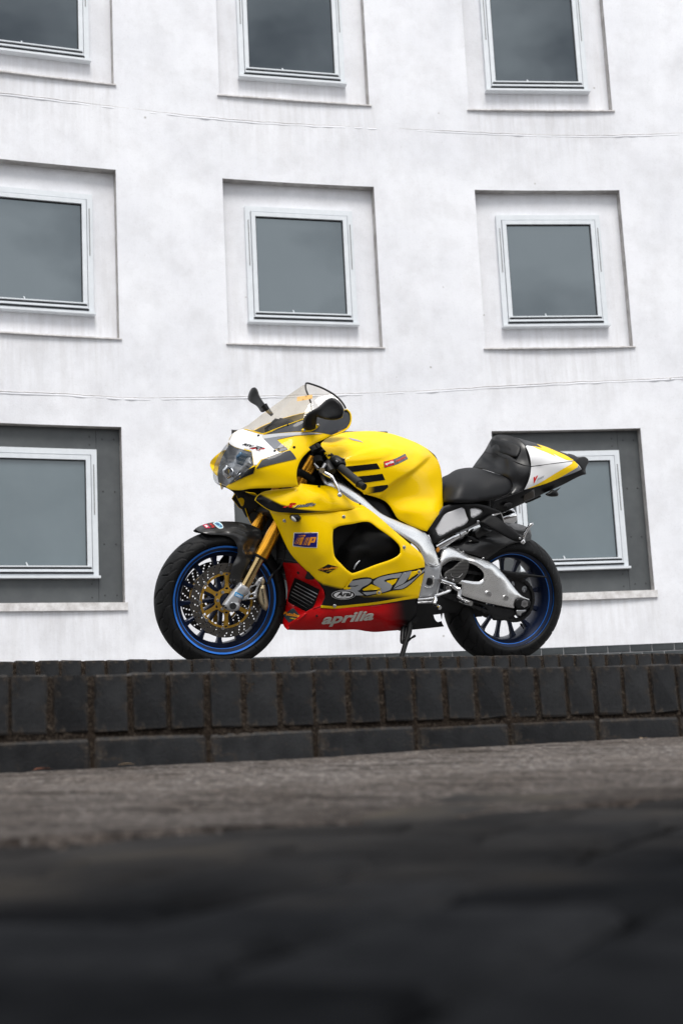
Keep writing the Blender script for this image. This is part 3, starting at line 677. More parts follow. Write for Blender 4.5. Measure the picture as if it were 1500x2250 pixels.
def cast(surfs, V2, off, yguess=None):
    out = []
    for px, py in V2:
        r = CF + CR * ((px - 750) / 3125) - CU * ((py - 1125) / 3125); d = Vector(r @ BM).normalized(); best = None
        for s in surfs:
            h, n, i, dist = SURF[s].ray_cast(Vector(CL), d)
            if h is not None and (best is None or dist < best[2]): best = (h, n, dist)
        if best is None:
            bb = None
            base = Vector(CL) + d * 6.2
            for s in surfs:
                h, n, i, dist = SURF[s].find_nearest(base)
                if bb is None or dist < bb[2]: bb = (h, n, dist)
            for _ in range(4):
                base = Vector(CL) + d * (bb[0] - Vector(CL)).dot(d); h, n, i, dist = SURF[surfs[0] if len(surfs) == 1 else s].find_nearest(base); bb = (h, n, dist)
            best = (base, bb[1], 0)
        n = best[1]
        if n.dot(d) > 0: n = -n
        out.append(best[0] + n * off - d * (off * 0.6))
    return np.array([tuple(v) for v in out])
def decal(name, outline, surfs, m, off=0.0009, step=6, parent=None, holes=(), ang=30, paint=None):
    surfs = [surfs] if isinstance(surfs, str) else surfs
    o = smooth_loop(outline, step * 0.7, ang); V2, F = fill(o, [smooth_loop(h, step * 0.7, ang) for h in holes], step)
    V = cast(surfs, V2, off); col = None if paint is None else np.array(paint(V2[:, 0], V2[:, 1]), float).reshape(-1, 3)
    return link(name, mesh(name, V, orient(V, F, CL), True, col), m, parent or bike)
def text2d(s, shear=0.0, bold=0.0, space=1.0):
    c = bpy.data.curves.new('t', 'FONT'); c.body = s; c.shear = shear; c.offset = bold; c.resolution_u = 3; c.space_character = space
    o = bpy.data.objects.new('t', c); COL.objects.link(o); me = bpy.data.meshes.new_from_object(o.evaluated_get(bpy.context.evaluated_depsgraph_get()))
    V = np.array([v.co[:2] for v in me.vertices]); F = [tuple(p.vertices) for p in me.polygons]
    bpy.data.objects.remove(o); bpy.data.curves.remove(c); bpy.data.meshes.remove(me); return V, F
def lettering(name, s, a, b, c, surfs, m, off=0.0016, shear=0.0, bold=0.0, space=1.0, parent=None):
    """text set in the parallelogram with lower left a, lower right b, upper left c (photograph measurements)"""
    surfs = [surfs] if isinstance(surfs, str) else surfs
    V, F = text2d(s, shear, bold, space); lo, hi = V.min(0), V.max(0); uv = (V - lo) / (hi - lo)
    a, b, c = (np.array(q, float) for q in (a, b, c)); V2 = a + uv[:, :1] * (b - a) + uv[:, 1:] * (c - a)
    V3 = cast(surfs, V2, off); Ft = []
    for f in F:
        for i in range(1, len(f) - 1): Ft.append((f[0], f[i], f[i + 1]))
    return link(name, mesh(name, V3, orient(V3, np.array(Ft), CL)), m, parent or bike)
def bolt(px, py, surf, r=0.007, m=None, h=0.004, parent=None):
    P_ = cast([surf] if isinstance(surf, str) else surf, [(px, py)], 0.0005)[0] if not isinstance(surf, (int, float)) else ms(px, py, surf)
    v, f = sweep([P_ + np.array((0, t, 0)) for t in (-0.002, h * 0.55, h * 0.9, h, h * 0.35)], [r, r, r * 0.72, r * 0.42, r * 0.36], 12)
    return link('bolt', mesh('bolt', v, f, True, sharp=50), m or M_STEEL, parent or bike)
def bar(name, pts, r, m, seg=10, n=6, parent=None, flat=1.0, smooth=True, up=None):
    P_ = [p3(*q) for q in pts]; rr = r
    if smooth and len(P_) > 2:
        if isinstance(r, (list, tuple)): rr = [float(v) for v in np.interp(np.linspace(0, len(r) - 1, (len(r) - 1) * n + 1), range(len(r)), r)]
        P_ = curve3(P_, n)
    v, f = sweep(P_, rr, seg, True, flat, up); return link(name, mesh(name, v, f, True, sharp=45), m, parent or bike)
def revolve(prof, cx, cz, seg=96, closed=True):
    V, F = [], []; n = len(prof)
    for k in range(seg):
        a = 2 * math.pi * k / seg
        for r, y in prof: V.append((cx + r * math.cos(a), y, cz + r * math.sin(a)))
    for k in range(seg):
        k2 = (k + 1) % seg
        for i in range(n if closed else n - 1):
            i2 = (i + 1) % n; F.append((k * n + i, k * n + i2, k2 * n + i2, k2 * n + i))
    return V, F
def plate(outer, holes, y0, y1, step=0.02):
    """flat plate in the x-z plane with holes, between two lateral positions"""
    V2, F = fill(np.array(outer), [np.array(h) for h in holes], step); n = len(V2)
    V = [(p[0], y0, p[1]) for p in V2] + [(p[0], y1, p[1]) for p in V2]; F2 = [tuple(t) for t in F] + [tuple(i + n for i in t[::-1]) for t in F]
    key = {(round(p[0], 7), round(p[1], 7)): i for i, p in enumerate(V2)}
    for lp in [outer] + list(holes):
        q = [key.get((round(float(p[0]), 7), round(float(p[1]), 7))) for p in lp]
        for i in range(len(q)):
            a, b = q[i], q[(i + 1) % len(q)]
            if a is not None and b is not None: F2.append((a, b, b + n, a + n))
    me_V = V; return me_V, F2
def fixn(me):
    bmm = bmesh.new(); bmm.from_mesh(me); bmesh.ops.recalc_face_normals(bmm, faces=bmm.faces); bmm.to_mesh(me); bmm.free(); return me
def circ(cx, cz, r, n=24, ph=0.0): return [(cx + r * math.cos(ph + 2 * math.pi * i / n), cz + r * math.sin(ph + 2 * math.pi * i / n)) for i in range(n)]

# ------------------------------------------------------------------ wheels
FX, FZ, RX, RZ = 0.7075, 0.2985, -0.7075, 0.311
def tyre_mesh(name, cx, cz, R, hw, rb, yb, seg, groove=True):
    prof = []
    na = 46
    for i in range(na + 1):
        a = -1.45 + 2.9 * i / na; prof.append((R - hw * 0.80 * (1 - math.cos(a)), hw * math.sin(a) / math.sin(1.45), a))
    side = [(R - hw * 0.80 - 0.012, hw * 0.995), (rb + 0.020, hw * 0.93 * 0.5 + yb * 0.5), (rb + 0.006, yb + 0.002), (rb, yb - 0.004)]
    full = [(r, -y, None) for r, y in reversed(side)] + prof + [(r, y, None) for r, y in side]
    th = np.arange(seg) * 2 * math.pi / seg
    V = np.zeros((seg, len(full), 3)); per = 2 * math.pi / 15
    for i, (r, y, a) in enumerate(full):
        rr = np.full(seg, r)
        if groove and a is not None:
            u = a / 1.45; au = abs(u); best = np.full(seg, 9.0)
            lines = [((0.06, 0.00), (0.36, 0.30)), ((0.36, 0.30), (0.52, 0.36)), ((0.52, 0.36), (0.80, 0.72)), ((0.30, 0.82), (0.62, 0.90)), ((0.62, 0.90), (0.92, 1.25)), ((0.55, 0.36), (0.60, 0.02)), ((0.80, 0.72), (0.97, 0.78))]
            t0 = ((th + (per / 2 if u < 0 else 0)) % per) / per
            for (ua, ta), (ub, tb) in lines:
                for sh in (-1, 0, 1):
                    # distances in metres on the tread
                    ax, ay = ua * hw * 1.3, (ta + sh) * per * R; bx_, by_ = ub * hw * 1.3, (tb + sh) * per * R
                    qx, qy = au * hw * 1.3, t0 * per * R; dx, dy = bx_ - ax, by_ - ay; l2 = dx * dx + dy * dy
                    s = np.clip(((qx - ax) * dx + (qy - ay) * dy) / l2, 0, 1); best = np.minimum(best, np.hypot(qx - ax - s * dx, qy - ay - s * dy))
            rr = rr - 0.007 * np.clip(1.6 - best / 0.0020, 0, 1)
        V[:, i, 0] = cx + rr * np.cos(th); V[:, i, 1] = y; V[:, i, 2] = cz + rr * np.sin(th)
    n = len(full); F = [(k * n + i, k * n + i + 1, ((k + 1) % seg) * n + i + 1, ((k + 1) % seg) * n + i) for k in range(seg) for i in range(n - 1)]
    return fixn(mesh(name, V.reshape(-1, 3), F, True))
def wheel(name, cx, cz, R, hw, yr, nsp, ph, hubw, label):
    pr = [(0.222, yr + 0.004), (0.2335, yr + 0.003), (0.2345, yr - 0.003), (0.2265, yr - 0.005), (0.2225, yr - 0.006), (0.2125, yr - 0.013), (0.2095, yr - 0.014), (0.2075, yr - 0.019), (0.196, yr - 0.028), (0.1895, yr * 0.35), (0.189, 0.0)]
    prof = pr[1:] + [(r, -y) for r, y in reversed(pr[1:-1])] + [(0.226, -yr), (0.226, yr)]
    v, f = revolve([(r, y) for r, y in prof], cx, cz, 120); me = fixn(mesh(name, v, f, True, sharp=40))
    rim = link(name, me, [M_BLUE, M_BLUED], bike); rim['label'] = label
    nP = len(prof)
    mi = [1 if (i % nP) in (5, 6, 7, 8, 9, 10, 11, 12, 13) and (i % nP) not in (4,) else 0 for i in range(len(me.polygons))]
    bm2 = []
    for p in me.polygons:
        r = math.hypot(p.center.x - cx, p.center.z - cz); bm2.append(0 if r > 0.2285 or 0.2085 < r < 0.2128 else 1)
    me.polygons.foreach_set('material_index', bm2)
    link('tyre', tyre_mesh('tyre', cx, cz, R, hw, 0.2235, yr - 0.004, 720, True), M_RUB, rim)
    v, f = revolve([(0.030, hubw), (0.042, hubw - 0.004), (0.046, hubw - 0.02), (0.040, 0.02), (0.040, -0.02), (0.046, -hubw + 0.02), (0.042, -hubw + 0.004), (0.030, -hubw), (0.012, -hubw - 0.002), (0.012, hubw + 0.002)], cx, cz, 40)
    link('hub', fixn(mesh('hub', v, f, True, sharp=40)), M_BLUED, rim)
    # one spoke, turned round the axle
    sv, sf = [], []
    st = [(0.036, 0.011, 0.016), (0.07, 0.0085, 0.013), (0.14, 0.0075, 0.011), (0.172, 0.0095, 0.012), (0.193, 0.014, 0.016)]
    for r, wdt, dep in st:
        c = 0.0035; ring = [(-wdt + c, dep), (wdt - c, dep), (wdt, dep - c), (wdt, -dep + c), (wdt - c, -dep), (-wdt + c, -dep), (-wdt, -dep + c), (-wdt, dep - c)]
        sv += [(r, b_, a_) for a_, b_ in ring]
    for i in range(len(st) - 1):
        for k in range(8): sf.append((i * 8 + k, i * 8 + (k + 1) % 8, i * 8 + 8 + (k + 1) % 8, i * 8 + 8 + k))
    sme = fixn(mesh('spoke', sv, sf, False))
    for k in range(nsp): link('spoke', sme, M_BLUED, rim, Matrix.Translation((cx, 0, cz)) @ Matrix.Rotation(-(ph + 2 * math.pi * k / nsp), 4, 'Y'))
    # valve
    a = math.radians(232); c = Vector((cx + 0.185 * math.cos(a), 0.012, cz + 0.185 * math.sin(a))); e = Vector((cx + 0.150 * math.cos(a + 0.05), 0.03, cz + 0.150 * math.sin(a + 0.05)))
    v, f = sweep([c, c.lerp(e, 0.6), c.lerp(e, 0.62), e], [0.0035, 0.0035, 0.0052, 0.0052], 8); link('valve', mesh('valve', v, f), M_PLAS, rim)
    return rim
fw = wheel('front_wheel', FX, FZ, 0.2985, 0.060, 0.052, 13, math.radians(160), 0.060, 'front wheel with blue rim and drilled brake discs')
rw = wheel('rear_wheel', RX, RZ, 0.311, 0.095, 0.085, 13, math.radians(57), 0.075, 'wide rear wheel with blue rim')
# front discs
holes = []
for k in range(30):
    a = 2 * math.pi * k / 30
    for j, r in enumerate((0.130, 0.141, 0.152)):
        aa = a + j * 0.055 + (0.02 if k % 2 else 0); holes.append(circ(FX + r * math.cos(aa), FZ + r * math.sin(aa), 0.0038, 8))
dv, df = plate(circ(FX, FZ, 0.160, 120), holes + [circ(FX, FZ, 0.1215, 96)], -0.0025, 0.0025, 0.012)
disc_me = fixn(mesh('brake_disc', dv, df))
def slot(r0, r1, a0, a1, n=7, rnd=0.006):
    pts = []
    for t in np.linspace(0, 1, n): a = a0 + (a1 - a0) * t; pts.append((FX + r1 * math.cos(a), FZ + r1 * math.sin(a)))
    am = (a0 + a1) / 2; s = 0.62
    for t in np.linspace(1, 0, n): a = am + (a0 + (a1 - a0) * t - am) * s; pts.append((FX + r0 * math.cos(a), FZ + r0 * math.sin(a)))
    return [tuple(p) for p in smooth_loop(pts, 0.004, 70)]
ch = [circ(FX, FZ, 0.032, 32)]
for k in range(6):
    a = math.radians(30 + 60 * k - 1.5); ch.append(slot(0.054, 0.110, a + math.radians(30) - 0.425, a + math.radians(30) + 0.425))
    for r in (0.052, 0.112):
        ch.append([tuple(p) for p in smooth_loop([(FX + (r + dr) * math.cos(a + da), FZ + (r + dr) * math.sin(a + da)) for dr, da in ((-0.0025, -0.006 / r), (-0.0025, 0.006 / r), (0.0025, 0.006 / r), (0.0025, -0.006 / r))], 0.003, 120)])
cv, cf = plate(circ(FX, FZ, 0.1195, 96), ch, -0.0028, 0.0028, 0.012); car_me = fixn(mesh('disc_carrier', cv, cf))
bv_, bf_ = sweep([(0, -0.006, 0), (0, 0.004, 0), (0, 0.006, 0), (0, 0.006, 0), (0, 0.001, 0)], [0.0075, 0.0075, 0.0062, 0.0042, 0.004], 12); bob_me = mesh('bobbin', bv_, bf_, True, sharp=40)
for sy in (1, -1):
    T_ = Matrix.Translation((0, sy * 0.067, 0)); dd = link('brake_disc', disc_me, M_DISC, fw, T_); link('disc_carrier', car_me, M_GOLD2, fw, Matrix.Translation((0, sy * 0.068, 0)))
    for k in range(9):
        a = math.radians(30 + 40 * k + 6); link('bobbin', bob_me, M_STEEL, fw, Matrix.Translation((FX + 0.1205 * math.cos(a), sy * 0.069, FZ + 0.1205 * math.sin(a))))
    for k in range(6):
        a = math.radians(60 * k); link('bolt', bob_me, M_DARKM, fw, Matrix.Translation((FX + 0.041 * math.cos(a), sy * 0.071, FZ + 0.041 * math.sin(a))))
# rear disc (far side, small), sprocket and chain
sp = []
for k in range(84):
    a = 2 * math.pi * k / 84; r = 0.102 if k % 2 == 0 else 0.0945; sp.append((RX + r * math.cos(a), RZ + r * math.sin(a)))
sh = [circ(RX, RZ, 0.03, 24)] + [circ(RX + 0.072 * math.cos(a), RZ + 0.072 * math.sin(a), 0.016, 12) for a in np.arange(6) * math.pi / 3 + 0.3]
v, f = plate(sp, sh, 0.098, 0.104, 0.02); link('sprocket', fixn(mesh('sprocket', v, f)), M_DARKM, rw)
v, f = plate(circ(RX, RZ, 0.110, 64), [circ(RX, RZ, 0.05, 32)], -0.100, -0.096, 0.02); link('brake_disc', fixn(mesh('rear_disc', v, f)), M_DISC, rw)
# chain: links on a loop round both sprockets
SX, SZ, r1, r2 = -0.115, 0.435, 0.036, 0.099
ang = math.atan2(SZ - RZ, SX - RX); dd_ = math.hypot(SX - RX, SZ - RZ); be = math.acos((r2 - r1) / dd_)
path = []
for t in np.linspace(ang + be, ang + 2 * math.pi - be, 60): path.append((RX + r2 * math.cos(t), RZ + r2 * math.sin(t)))
for t in np.linspace(ang - be, ang + be, 24): path.append((SX + r1 * math.cos(t), SZ + r1 * math.sin(t)))
path.append(path[0]); pa_ = np.array(path); seg_ = np.linalg.norm(np.diff(pa_, axis=0), axis=1); cum = np.concatenate([[0], np.cumsum(seg_)]); nl = int(cum[-1] / 0.0159) // 2 * 2
parts = []
for k in range(nl):
    s0, s1 = cum[-1] * k / nl, cum[-1] * (k + 1) / nl; a = np.array([np.interp(s0, cum, pa_[:, 0]), np.interp(s0, cum, pa_[:, 1])]); b = np.array([np.interp(s1, cum, pa_[:, 0]), np.interp(s1, cum, pa_[:, 1])])
    d = (b - a) / np.linalg.norm(b - a); nrm = np.array((-d[1], d[0])); L_ = np.linalg.norm(b - a); wd = 0.0105 if k % 2 else 0.0075
    ring = []
    for t in np.linspace(0, 2 * math.pi, 12, endpoint=False):
        q = np.array((math.cos(t), math.sin(t))); c = a if q[0] < 0 else b; ring.append(c + d * q[0] * 0.0078 + nrm * q[1] * 0.0078)
    for sy in (-1, 1):
        y0 = 0.101 + sy * wd; parts.append(([(p[0], y0 - 0.001, p[1]) for p in ring] + [(p[0], y0 + 0.001, p[1]) for p in ring], [tuple(range(11, -1, -1)), tuple(range(12, 24))] + [(i, (i + 1) % 12, 12 + (i + 1) % 12, 12 + i) for i in range(12)]))
    parts.append(sweep([(a[0], 0.089, a[1]), (a[0], 0.113, a[1])], 0.0045, 8))
v, f = join(parts); ch_o = link('drive_chain', mesh('drive_chain', v, f), M_DARKM, bike)

# ------------------------------------------------------------------ front fork
FY = 0.108
fa, fb = np.array((0.634, 0.377)), np.array((0.470, 0.686)); fd = (fb - fa) / np.linalg.norm(fb - fa)
def fk(t, y): q = fa + fd * t; return (q[0], y, q[1])
for sy, nm in ((1, 'left'), (-1, 'right')):
    y = FY * sy
    leg = link('fork_outer', mesh('fork_outer', *sweep([fk(t, y) for t in (0.128, 0.130, 0.170, 0.173, 0.235, 0.30, 0.62)], [0.0285, 0.0305, 0.0305, 0.0300, 0.0292, 0.0262, 0.0262], 32), True, sharp=35), M_GOLD, bike)
    link('stanchion', mesh('stanchion', *sweep([fk(t, y) for t in (-0.06, 0.14)], 0.0215, 32), True, sharp=40), M_STAN, leg)
    link('dust_seal', mesh('dust_seal', *sweep([fk(t, y) for t in (0.118, 0.122, 0.130)], [0.026, 0.0285, 0.0285], 32), True, sharp=40), M_PLAS, leg)
# lower castings with axle clamp and caliper bracket
foot = pillow('fork_foot', Q(370, 1180, 5.5556, [(880, 550), (990, 600), (985, 680), (915, 740), (880, 795), (865, 870), (810, 885), (785, 925), (735, 900), (690, 880), (655, 830), (690, 780), (735, 720), (800, 640)]), [(0, 0, FY)], 0.027, M_CAST, 3, soft=9)
pillow('caliper_bracket', Q(370, 1180, 5.5556, [(960, 590), (1040, 590), (1110, 500), (1160, 480), (1150, 530), (1110, 600), (1085, 690), (1085, 740), (1040, 760), (960, 765), (895, 780), (900, 740), (970, 690)]), [(0, 0, FY + 0.004)], 0.009, M_CAST, 3, foot, soft=3, holes=[Q(370, 1180, 5.5556, [(1010, 620), (1060, 595), (1080, 600), (1050, 660), (1005, 690), (990, 650)]), Q(370, 1180, 5.5556, [(985, 715), (1030, 700), (1040, 735), (975, 745)])])
pillow('axle_clamp', Q(370, 1180, 5.5556, [(760, 790), (860, 800), (875, 840), (860, 890), (800, 910), (745, 880)]), [(0, 0, FY + 0.012)], 0.024, M_CAST, 3, foot, soft=4)
v, f = sweep([p3(512, 1332, 0.1448), p3(512, 1332, 0.1478)], 0.0145, 24); link('axle_end', mesh('axle_end', v, f), M_INNER, foot)
for q in ((671, 840), (700, 862)): bolt(370 + q[0] / 5.5556, 1180 + q[1] / 5.5556, FY + 0.02, 0.005, M_DARKM, 0.005, foot)
for q in ((1055, 730), (1110, 545)): bolt(370 + q[0] / 5.5556, 1180 + q[1] / 5.5556, FY + 0.012, 0.0068, M_STEEL, 0.006, foot)
cal = pillow('brake_caliper', Q(370, 1180, 5.5556, [(1125, 600), (1150, 575), (1180, 590), (1195, 690), (1215, 790), (1220, 850), (1190, 905), (1150, 870), (1110, 800), (1095, 730), (1105, 660)]), [(0, 0, FY - 0.002)], 0.024, M_CALI, 3, soft=5)
pillow('caliper_piston_cover', Q(370, 1180, 5.5556, [(1120, 610), (1180, 605), (1175, 700), (1185, 780), (1200, 800), (1160, 855), (1120, 810), (1105, 720)]), [(0, 0, FY + 0.016)], 0.009, M_CALI, 3, cal, soft=4)
lettering('lettering', 'brembo', (370 + 1130 / 5.5556, 1180 + 640 / 5.5556), (370 + 1160 / 5.5556, 1180 + 815 / 5.5556), (370 + 1155 / 5.5556, 1180 + 630 / 5.5556), 'caliper_piston_cover', M_DARKM, 0.0008, bold=0.02, parent=cal)
pillow('bleed_nipple', Q(370, 1180, 5.5556, [(1130, 510), (1165, 500), (1180, 545), (1160, 590), (1130, 590)]), [(0, 0, FY + 0.004)], 0.008, M_CALI, 3, cal, soft=3)
bar('brake_hose', [(598, 1262, 0.10), (612, 1250, 0.12), (622, 1232, 0.13), (626, 1210, 0.125), (623, 1188, 0.115), (612, 1160, 0.09)], 0.0042, M_MATT, 8)
bar('hose_union', [(588, 1284, 0.106), (593, 1272, 0.106), (599, 1262, 0.104)], [0.006, 0.007, 0.005], M_DARKM, 8)
bar('far_brake_hose', [(578, 1116, -0.05), (579, 1140, -0.05), (580, 1168, -0.06)], 0.003, M_MATT, 8)
for sgn in (-1,): 
    o2 = link('brake_caliper', cal.data.copy(), None, bike); o2.matrix_local = Matrix.Scale(-1, 4, (0, 1, 0)); o3 = link('fork_foot', foot.data.copy(), None, bike); o3.matrix_local = Matrix.Scale(-1, 4, (0, 1, 0))
decal('maker_label', Q(370, 1180, 5.5556, [(817, 668), (915, 712), (900, 757), (803, 715)]), 'fork_foot', M_SKYB, 0.001, 4, parent=foot)
lettering('lettering', 'ÖHLINS', (370 + 815 / 5.5556, 1180 + 714 / 5.5556), (370 + 893 / 5.5556, 1180 + 748 / 5.5556), (370 + 824 / 5.5556, 1180 + 682 / 5.5556), 'fork_foot', M_WHT, 0.0022, bold=0.02, parent=foot)
# front mudguard
mg = Q(420, 1130, 9.375, [(80, 295), (180, 240), (300, 195), (430, 165), (560, 150), (720, 145), (880, 150), (1020, 165), (1110, 185), (1230, 220), (1400, 300), (1490, 420), (1490, 500), (1360, 660), (1330, 790), (1260, 900), (1150, 1110), (1060, 1290), (1010, 1400), (930, 1470), (840, 1440), (790, 1370), (800, 1250), (850, 1050), (930, 880), (960, 760), (930, 620), (860, 520), (760, 460), (600, 430), (430, 425), (300, 400), (200, 370), (130, 330)])
mc = Q(420, 1130, 9.375, [(80, 295, 0.0), (180, 355, 0.045), (300, 195, 0.0), (430, 165, 0.0), (720, 145, 0.0), (1020, 165, 0.0), (1230, 215, 0.0), (600, 290, 0.045), (400, 290, 0.045), (900, 290, 0.05), (430, 420, 0.068), (700, 450, 0.070), (800, 385, 0.068), (500, 380, 0.066), (1150, 430, 0.072), (900, 560, 0.076), (1050, 660, 0.088), (1000, 700, 0.089), (1150, 700, 0.075), (1250, 640, 0.07), (1330, 790, 0.080), (1100, 800, 0.092), (1000, 900, 0.091), (930, 880, 0.082), (1200, 880, 0.084), (880, 1200, 0.090), (1050, 1200, 0.092), (800, 1300, 0.084), (880, 1400, 0.093), (1450, 450, 0.06), (980, 1000, 0.096), (930, 1150, 0.096)])
mgo = panel('front_mudguard', mg, mc, M_CARB, step=4, thick=0.0025, edge=0.002, er=3)
bolt(420 + 895 / 9.375, 1130 + 1385 / 9.375, 0.094, 0.0105, M_PLAS, 0.008, mgo)
decal('sticker', Q(420, 1130, 9.375, [(445, 185), (500, 155), (580, 160), (640, 215), (665, 265), (640, 300), (590, 305), (540, 280), (490, 230)]), 'front_mudguard', M_WHT, 0.001, 3, parent=mgo)
decal('sticker', Q(420, 1130, 9.375, [(465, 190), (505, 165), (575, 170), (630, 222), (650, 262), (632, 290), (593, 294), (548, 272), (500, 225)]), 'front_mudguard', flat('pale_blue_print', (0.35, 0.66, 0.78)), 0.0018, 3, parent=mgo)
lettering('lettering', 'ARROW', Q(420, 1130, 9.375, [(478, 198)])[0], Q(420, 1130, 9.375, [(602, 285)])[0], Q(420, 1130, 9.375, [(530, 168)])[0], 'front_mudguard', M_NAVY, 0.0026, bold=0.02, parent=mgo)
decal('sticker', Q(420, 1130, 9.375, [(330, 200), (425, 180), (500, 265), (480, 285), (395, 290)]), 'front_mudguard', mat('sticker_dark', (0.02, 0.015, 0.015), 0.3), 0.001, 3, parent=mgo)
lettering('lettering', 'racing', Q(420, 1130, 9.375, [(352, 205)])[0], Q(420, 1130, 9.375, [(428, 285)])[0], Q(420, 1130, 9.375, [(425, 190)])[0], 'front_mudguard', flat('sticker_red', (0.55, 0.03, 0.03)), 0.0022, bold=0.03, parent=mgo)
decal('sticker', Q(420, 1130, 9.375, [(235, 225), (325, 200), (395, 288), (300, 290)]), 'front_mudguard', flat('sticker_crimson', (0.50, 0.01, 0.06)), 0.001, 3, parent=mgo)
lettering('lettering', 'sbk', Q(420, 1130, 9.375, [(270, 240)])[0], Q(420, 1130, 9.375, [(318, 285)])[0], Q(420, 1130, 9.375, [(318, 218)])[0], 'front_mudguard', M_WHT, 0.0022, bold=0.03, parent=mgo)

# ------------------------------------------------------------------ dark insides: engine, radiator, airbox, inner cowls
def rbox(name, x0, x1, yh, z0, z1, m, bev=0.02, parent=None):
    me = bevbox(name, x1 - x0, 2 * yh, z1 - z0, bev, 0, 3, True); return link(name, me, m, parent or bike, Matrix.Translation(Vector(((x0 + x1) / 2, 0, (z0 + z1) / 2)) - (parent.location if parent else Vector())))
eng = rbox('engine', -0.14, 0.28, 0.155, 0.235, 0.47, M_DARKM, 0.05); rbox('front_cylinder', 0.10, 0.33, 0.11, 0.40, 0.66, M_DARKM, 0.03, eng); rbox('rear_cylinder', -0.16, 0.09, 0.11, 0.42, 0.68, M_DARKM, 0.03, eng)
rbox('sump', -0.18, 0.30, 0.11, 0.175, 0.28, M_INNER, 0.03, eng)
rad = rbox('radiator', 0.34, 0.385, 0.185, 0.40, 0.70, M_INNER, 0.008)
for k in range(7): link('radiator_fin', bevbox('radiator_fin', 0.006, 0.33, 0.004, 0.001), M_DARKM, rad, Matrix.Translation((0.024, 0, -0.12 + k * 0.04)))
rbox('airbox', -0.20, 0.20, 0.09, 0.66, 0.86, M_INNER, 0.04)
rbox('battery_tray', -0.60, -0.20, 0.05, 0.60, 0.80, M_INNER, 0.03)
sh_ = rbox('steering_head', 0.27, 0.43, 0.05, 0.74, 0.98, M_DARKM, 0.02)
for t in (0.34, 0.53):
    q = fa + fd * t; link('fork_yoke', bevbox('fork_yoke', 0.085, 0.29, 0.032, 0.012, 0, 2, True), M_MATT, sh_, Matrix.Translation((q[0] - 0.35 + 0.0, 0, q[1] - 0.86)) @ Matrix.Rotation(-math.radians(28), 4, 'Y'))
# nose inner duct seen from below
panel('inner_cowl', [(478, 1063), (500, 1071), (530, 1078), (560, 1090), (600, 1080), (650, 1075), (640, 1110), (600, 1125), (560, 1120), (541, 1138), (528, 1112), (516, 1085)], [(478, 1063, 0.0), (516, 1085, -0.10), (528, 1112, -0.16), (541, 1138, -0.17), (560, 1120, -0.12), (650, 1075, 0.0), (600, 1100, -0.06)], M_INNER, mirror=False, edge=0, thick=0.003, inner=False)
panel('inner_cowl', [(516, 1078), (560, 1084), (575, 1100), (560, 1112), (530, 1112), (519, 1090)], [(516, 1078, -0.10), (560, 1084, -0.08), (560, 1112, -0.14), (530, 1112, -0.155)], flat('yellow_inside', YEL, 0.5, 0.3), mirror=False, edge=0, thick=0.002, inner=False)
# ------------------------------------------------------------------ bodywork
def sstep(a, b, x): t = np.clip((x - a) / (b - a), 0, 1); return t * t * (3 - 2 * t)
def lerpc(a, b, t): return np.array(a)[None] * (1 - t)[:, None] + np.array(b)[None] * t[:, None]
# --- frame
spar = panel('frame_spar', [(700, 1036), (733, 1041), (745, 1044), (762, 1058), (800, 1094), (837, 1127), (880, 1147), (918, 1162), (936, 1172), (949, 1193), (960, 1220), (967, 1245), (950, 1250), (935, 1238), (920, 1205), (890, 1182), (840, 1150), (790, 1112), (740, 1078), (712, 1062)],
    [(700, 1036, 0.10), (745, 1044, 0.135), (720, 1060, 0.145), (762, 1058, 0.15), (780, 1085, 0.168), (837, 1127, 0.172), (820, 1130, 0.185), (880, 1147, 0.172), (880, 1165, 0.192), (936, 1172, 0.165), (920, 1185, 0.192), (949, 1193, 0.160), (940, 1215, 0.186), (967, 1245, 0.158), (945, 1243, 0.178)], M_ALU, step=3.4, edge=0.005, er=5, inner=False, thick=0.012)
piv = panel('pivot_plate', Q(880, 1180, 8.3333, [(430, 310), (470, 380), (490, 460), (640, 540), (725, 490), (735, 560), (725, 680), (690, 900), (640, 1040), (580, 1115), (340, 1120), (330, 1050), (400, 700), (430, 520), (400, 380)]),
    Q(880, 1180, 8.3333, [(430, 310, 0.176), (735, 560, 0.158), (690, 900, 0.160), (580, 1115, 0.165), (340, 1120, 0.172), (500, 700, 0.176), (600, 600, 0.172), (640, 540, 0.168)]), M_CAST, step=4, edge=0.004, er=3, inner=False, thick=0.012)
pillow('pivot_recess_lip', Q(880, 1180, 8.3333, [(435, 900), (460, 935), (570, 930), (600, 890), (615, 740), (600, 705), (580, 720), (575, 880), (555, 905), (450, 905)]), [(0, 0, 0.176)], 0.003, M_ALU, 2.5, piv, soft=1.5)
pillow('pivot_ridge', Q(880, 1180, 8.3333, [(405, 320), (450, 325), (480, 380), (490, 450), (640, 525), (725, 480), (735, 500), (640, 560), (475, 480), (455, 400)]), [(0, 0, 0.177)], 0.006, M_CAST, 2.5, piv, soft=1.6)
v, f = sweep([p3(942.2, 1278, 0.174), p3(942.2, 1278, 0.180), p3(942.2, 1278, 0.180), p3(942.2, 1278, 0.176)], [0.0175, 0.0165, 0.009, 0.008], 24); link('pivot_bolt', mesh('pivot_bolt', v, f, True, sharp=40), M_INNER, piv)
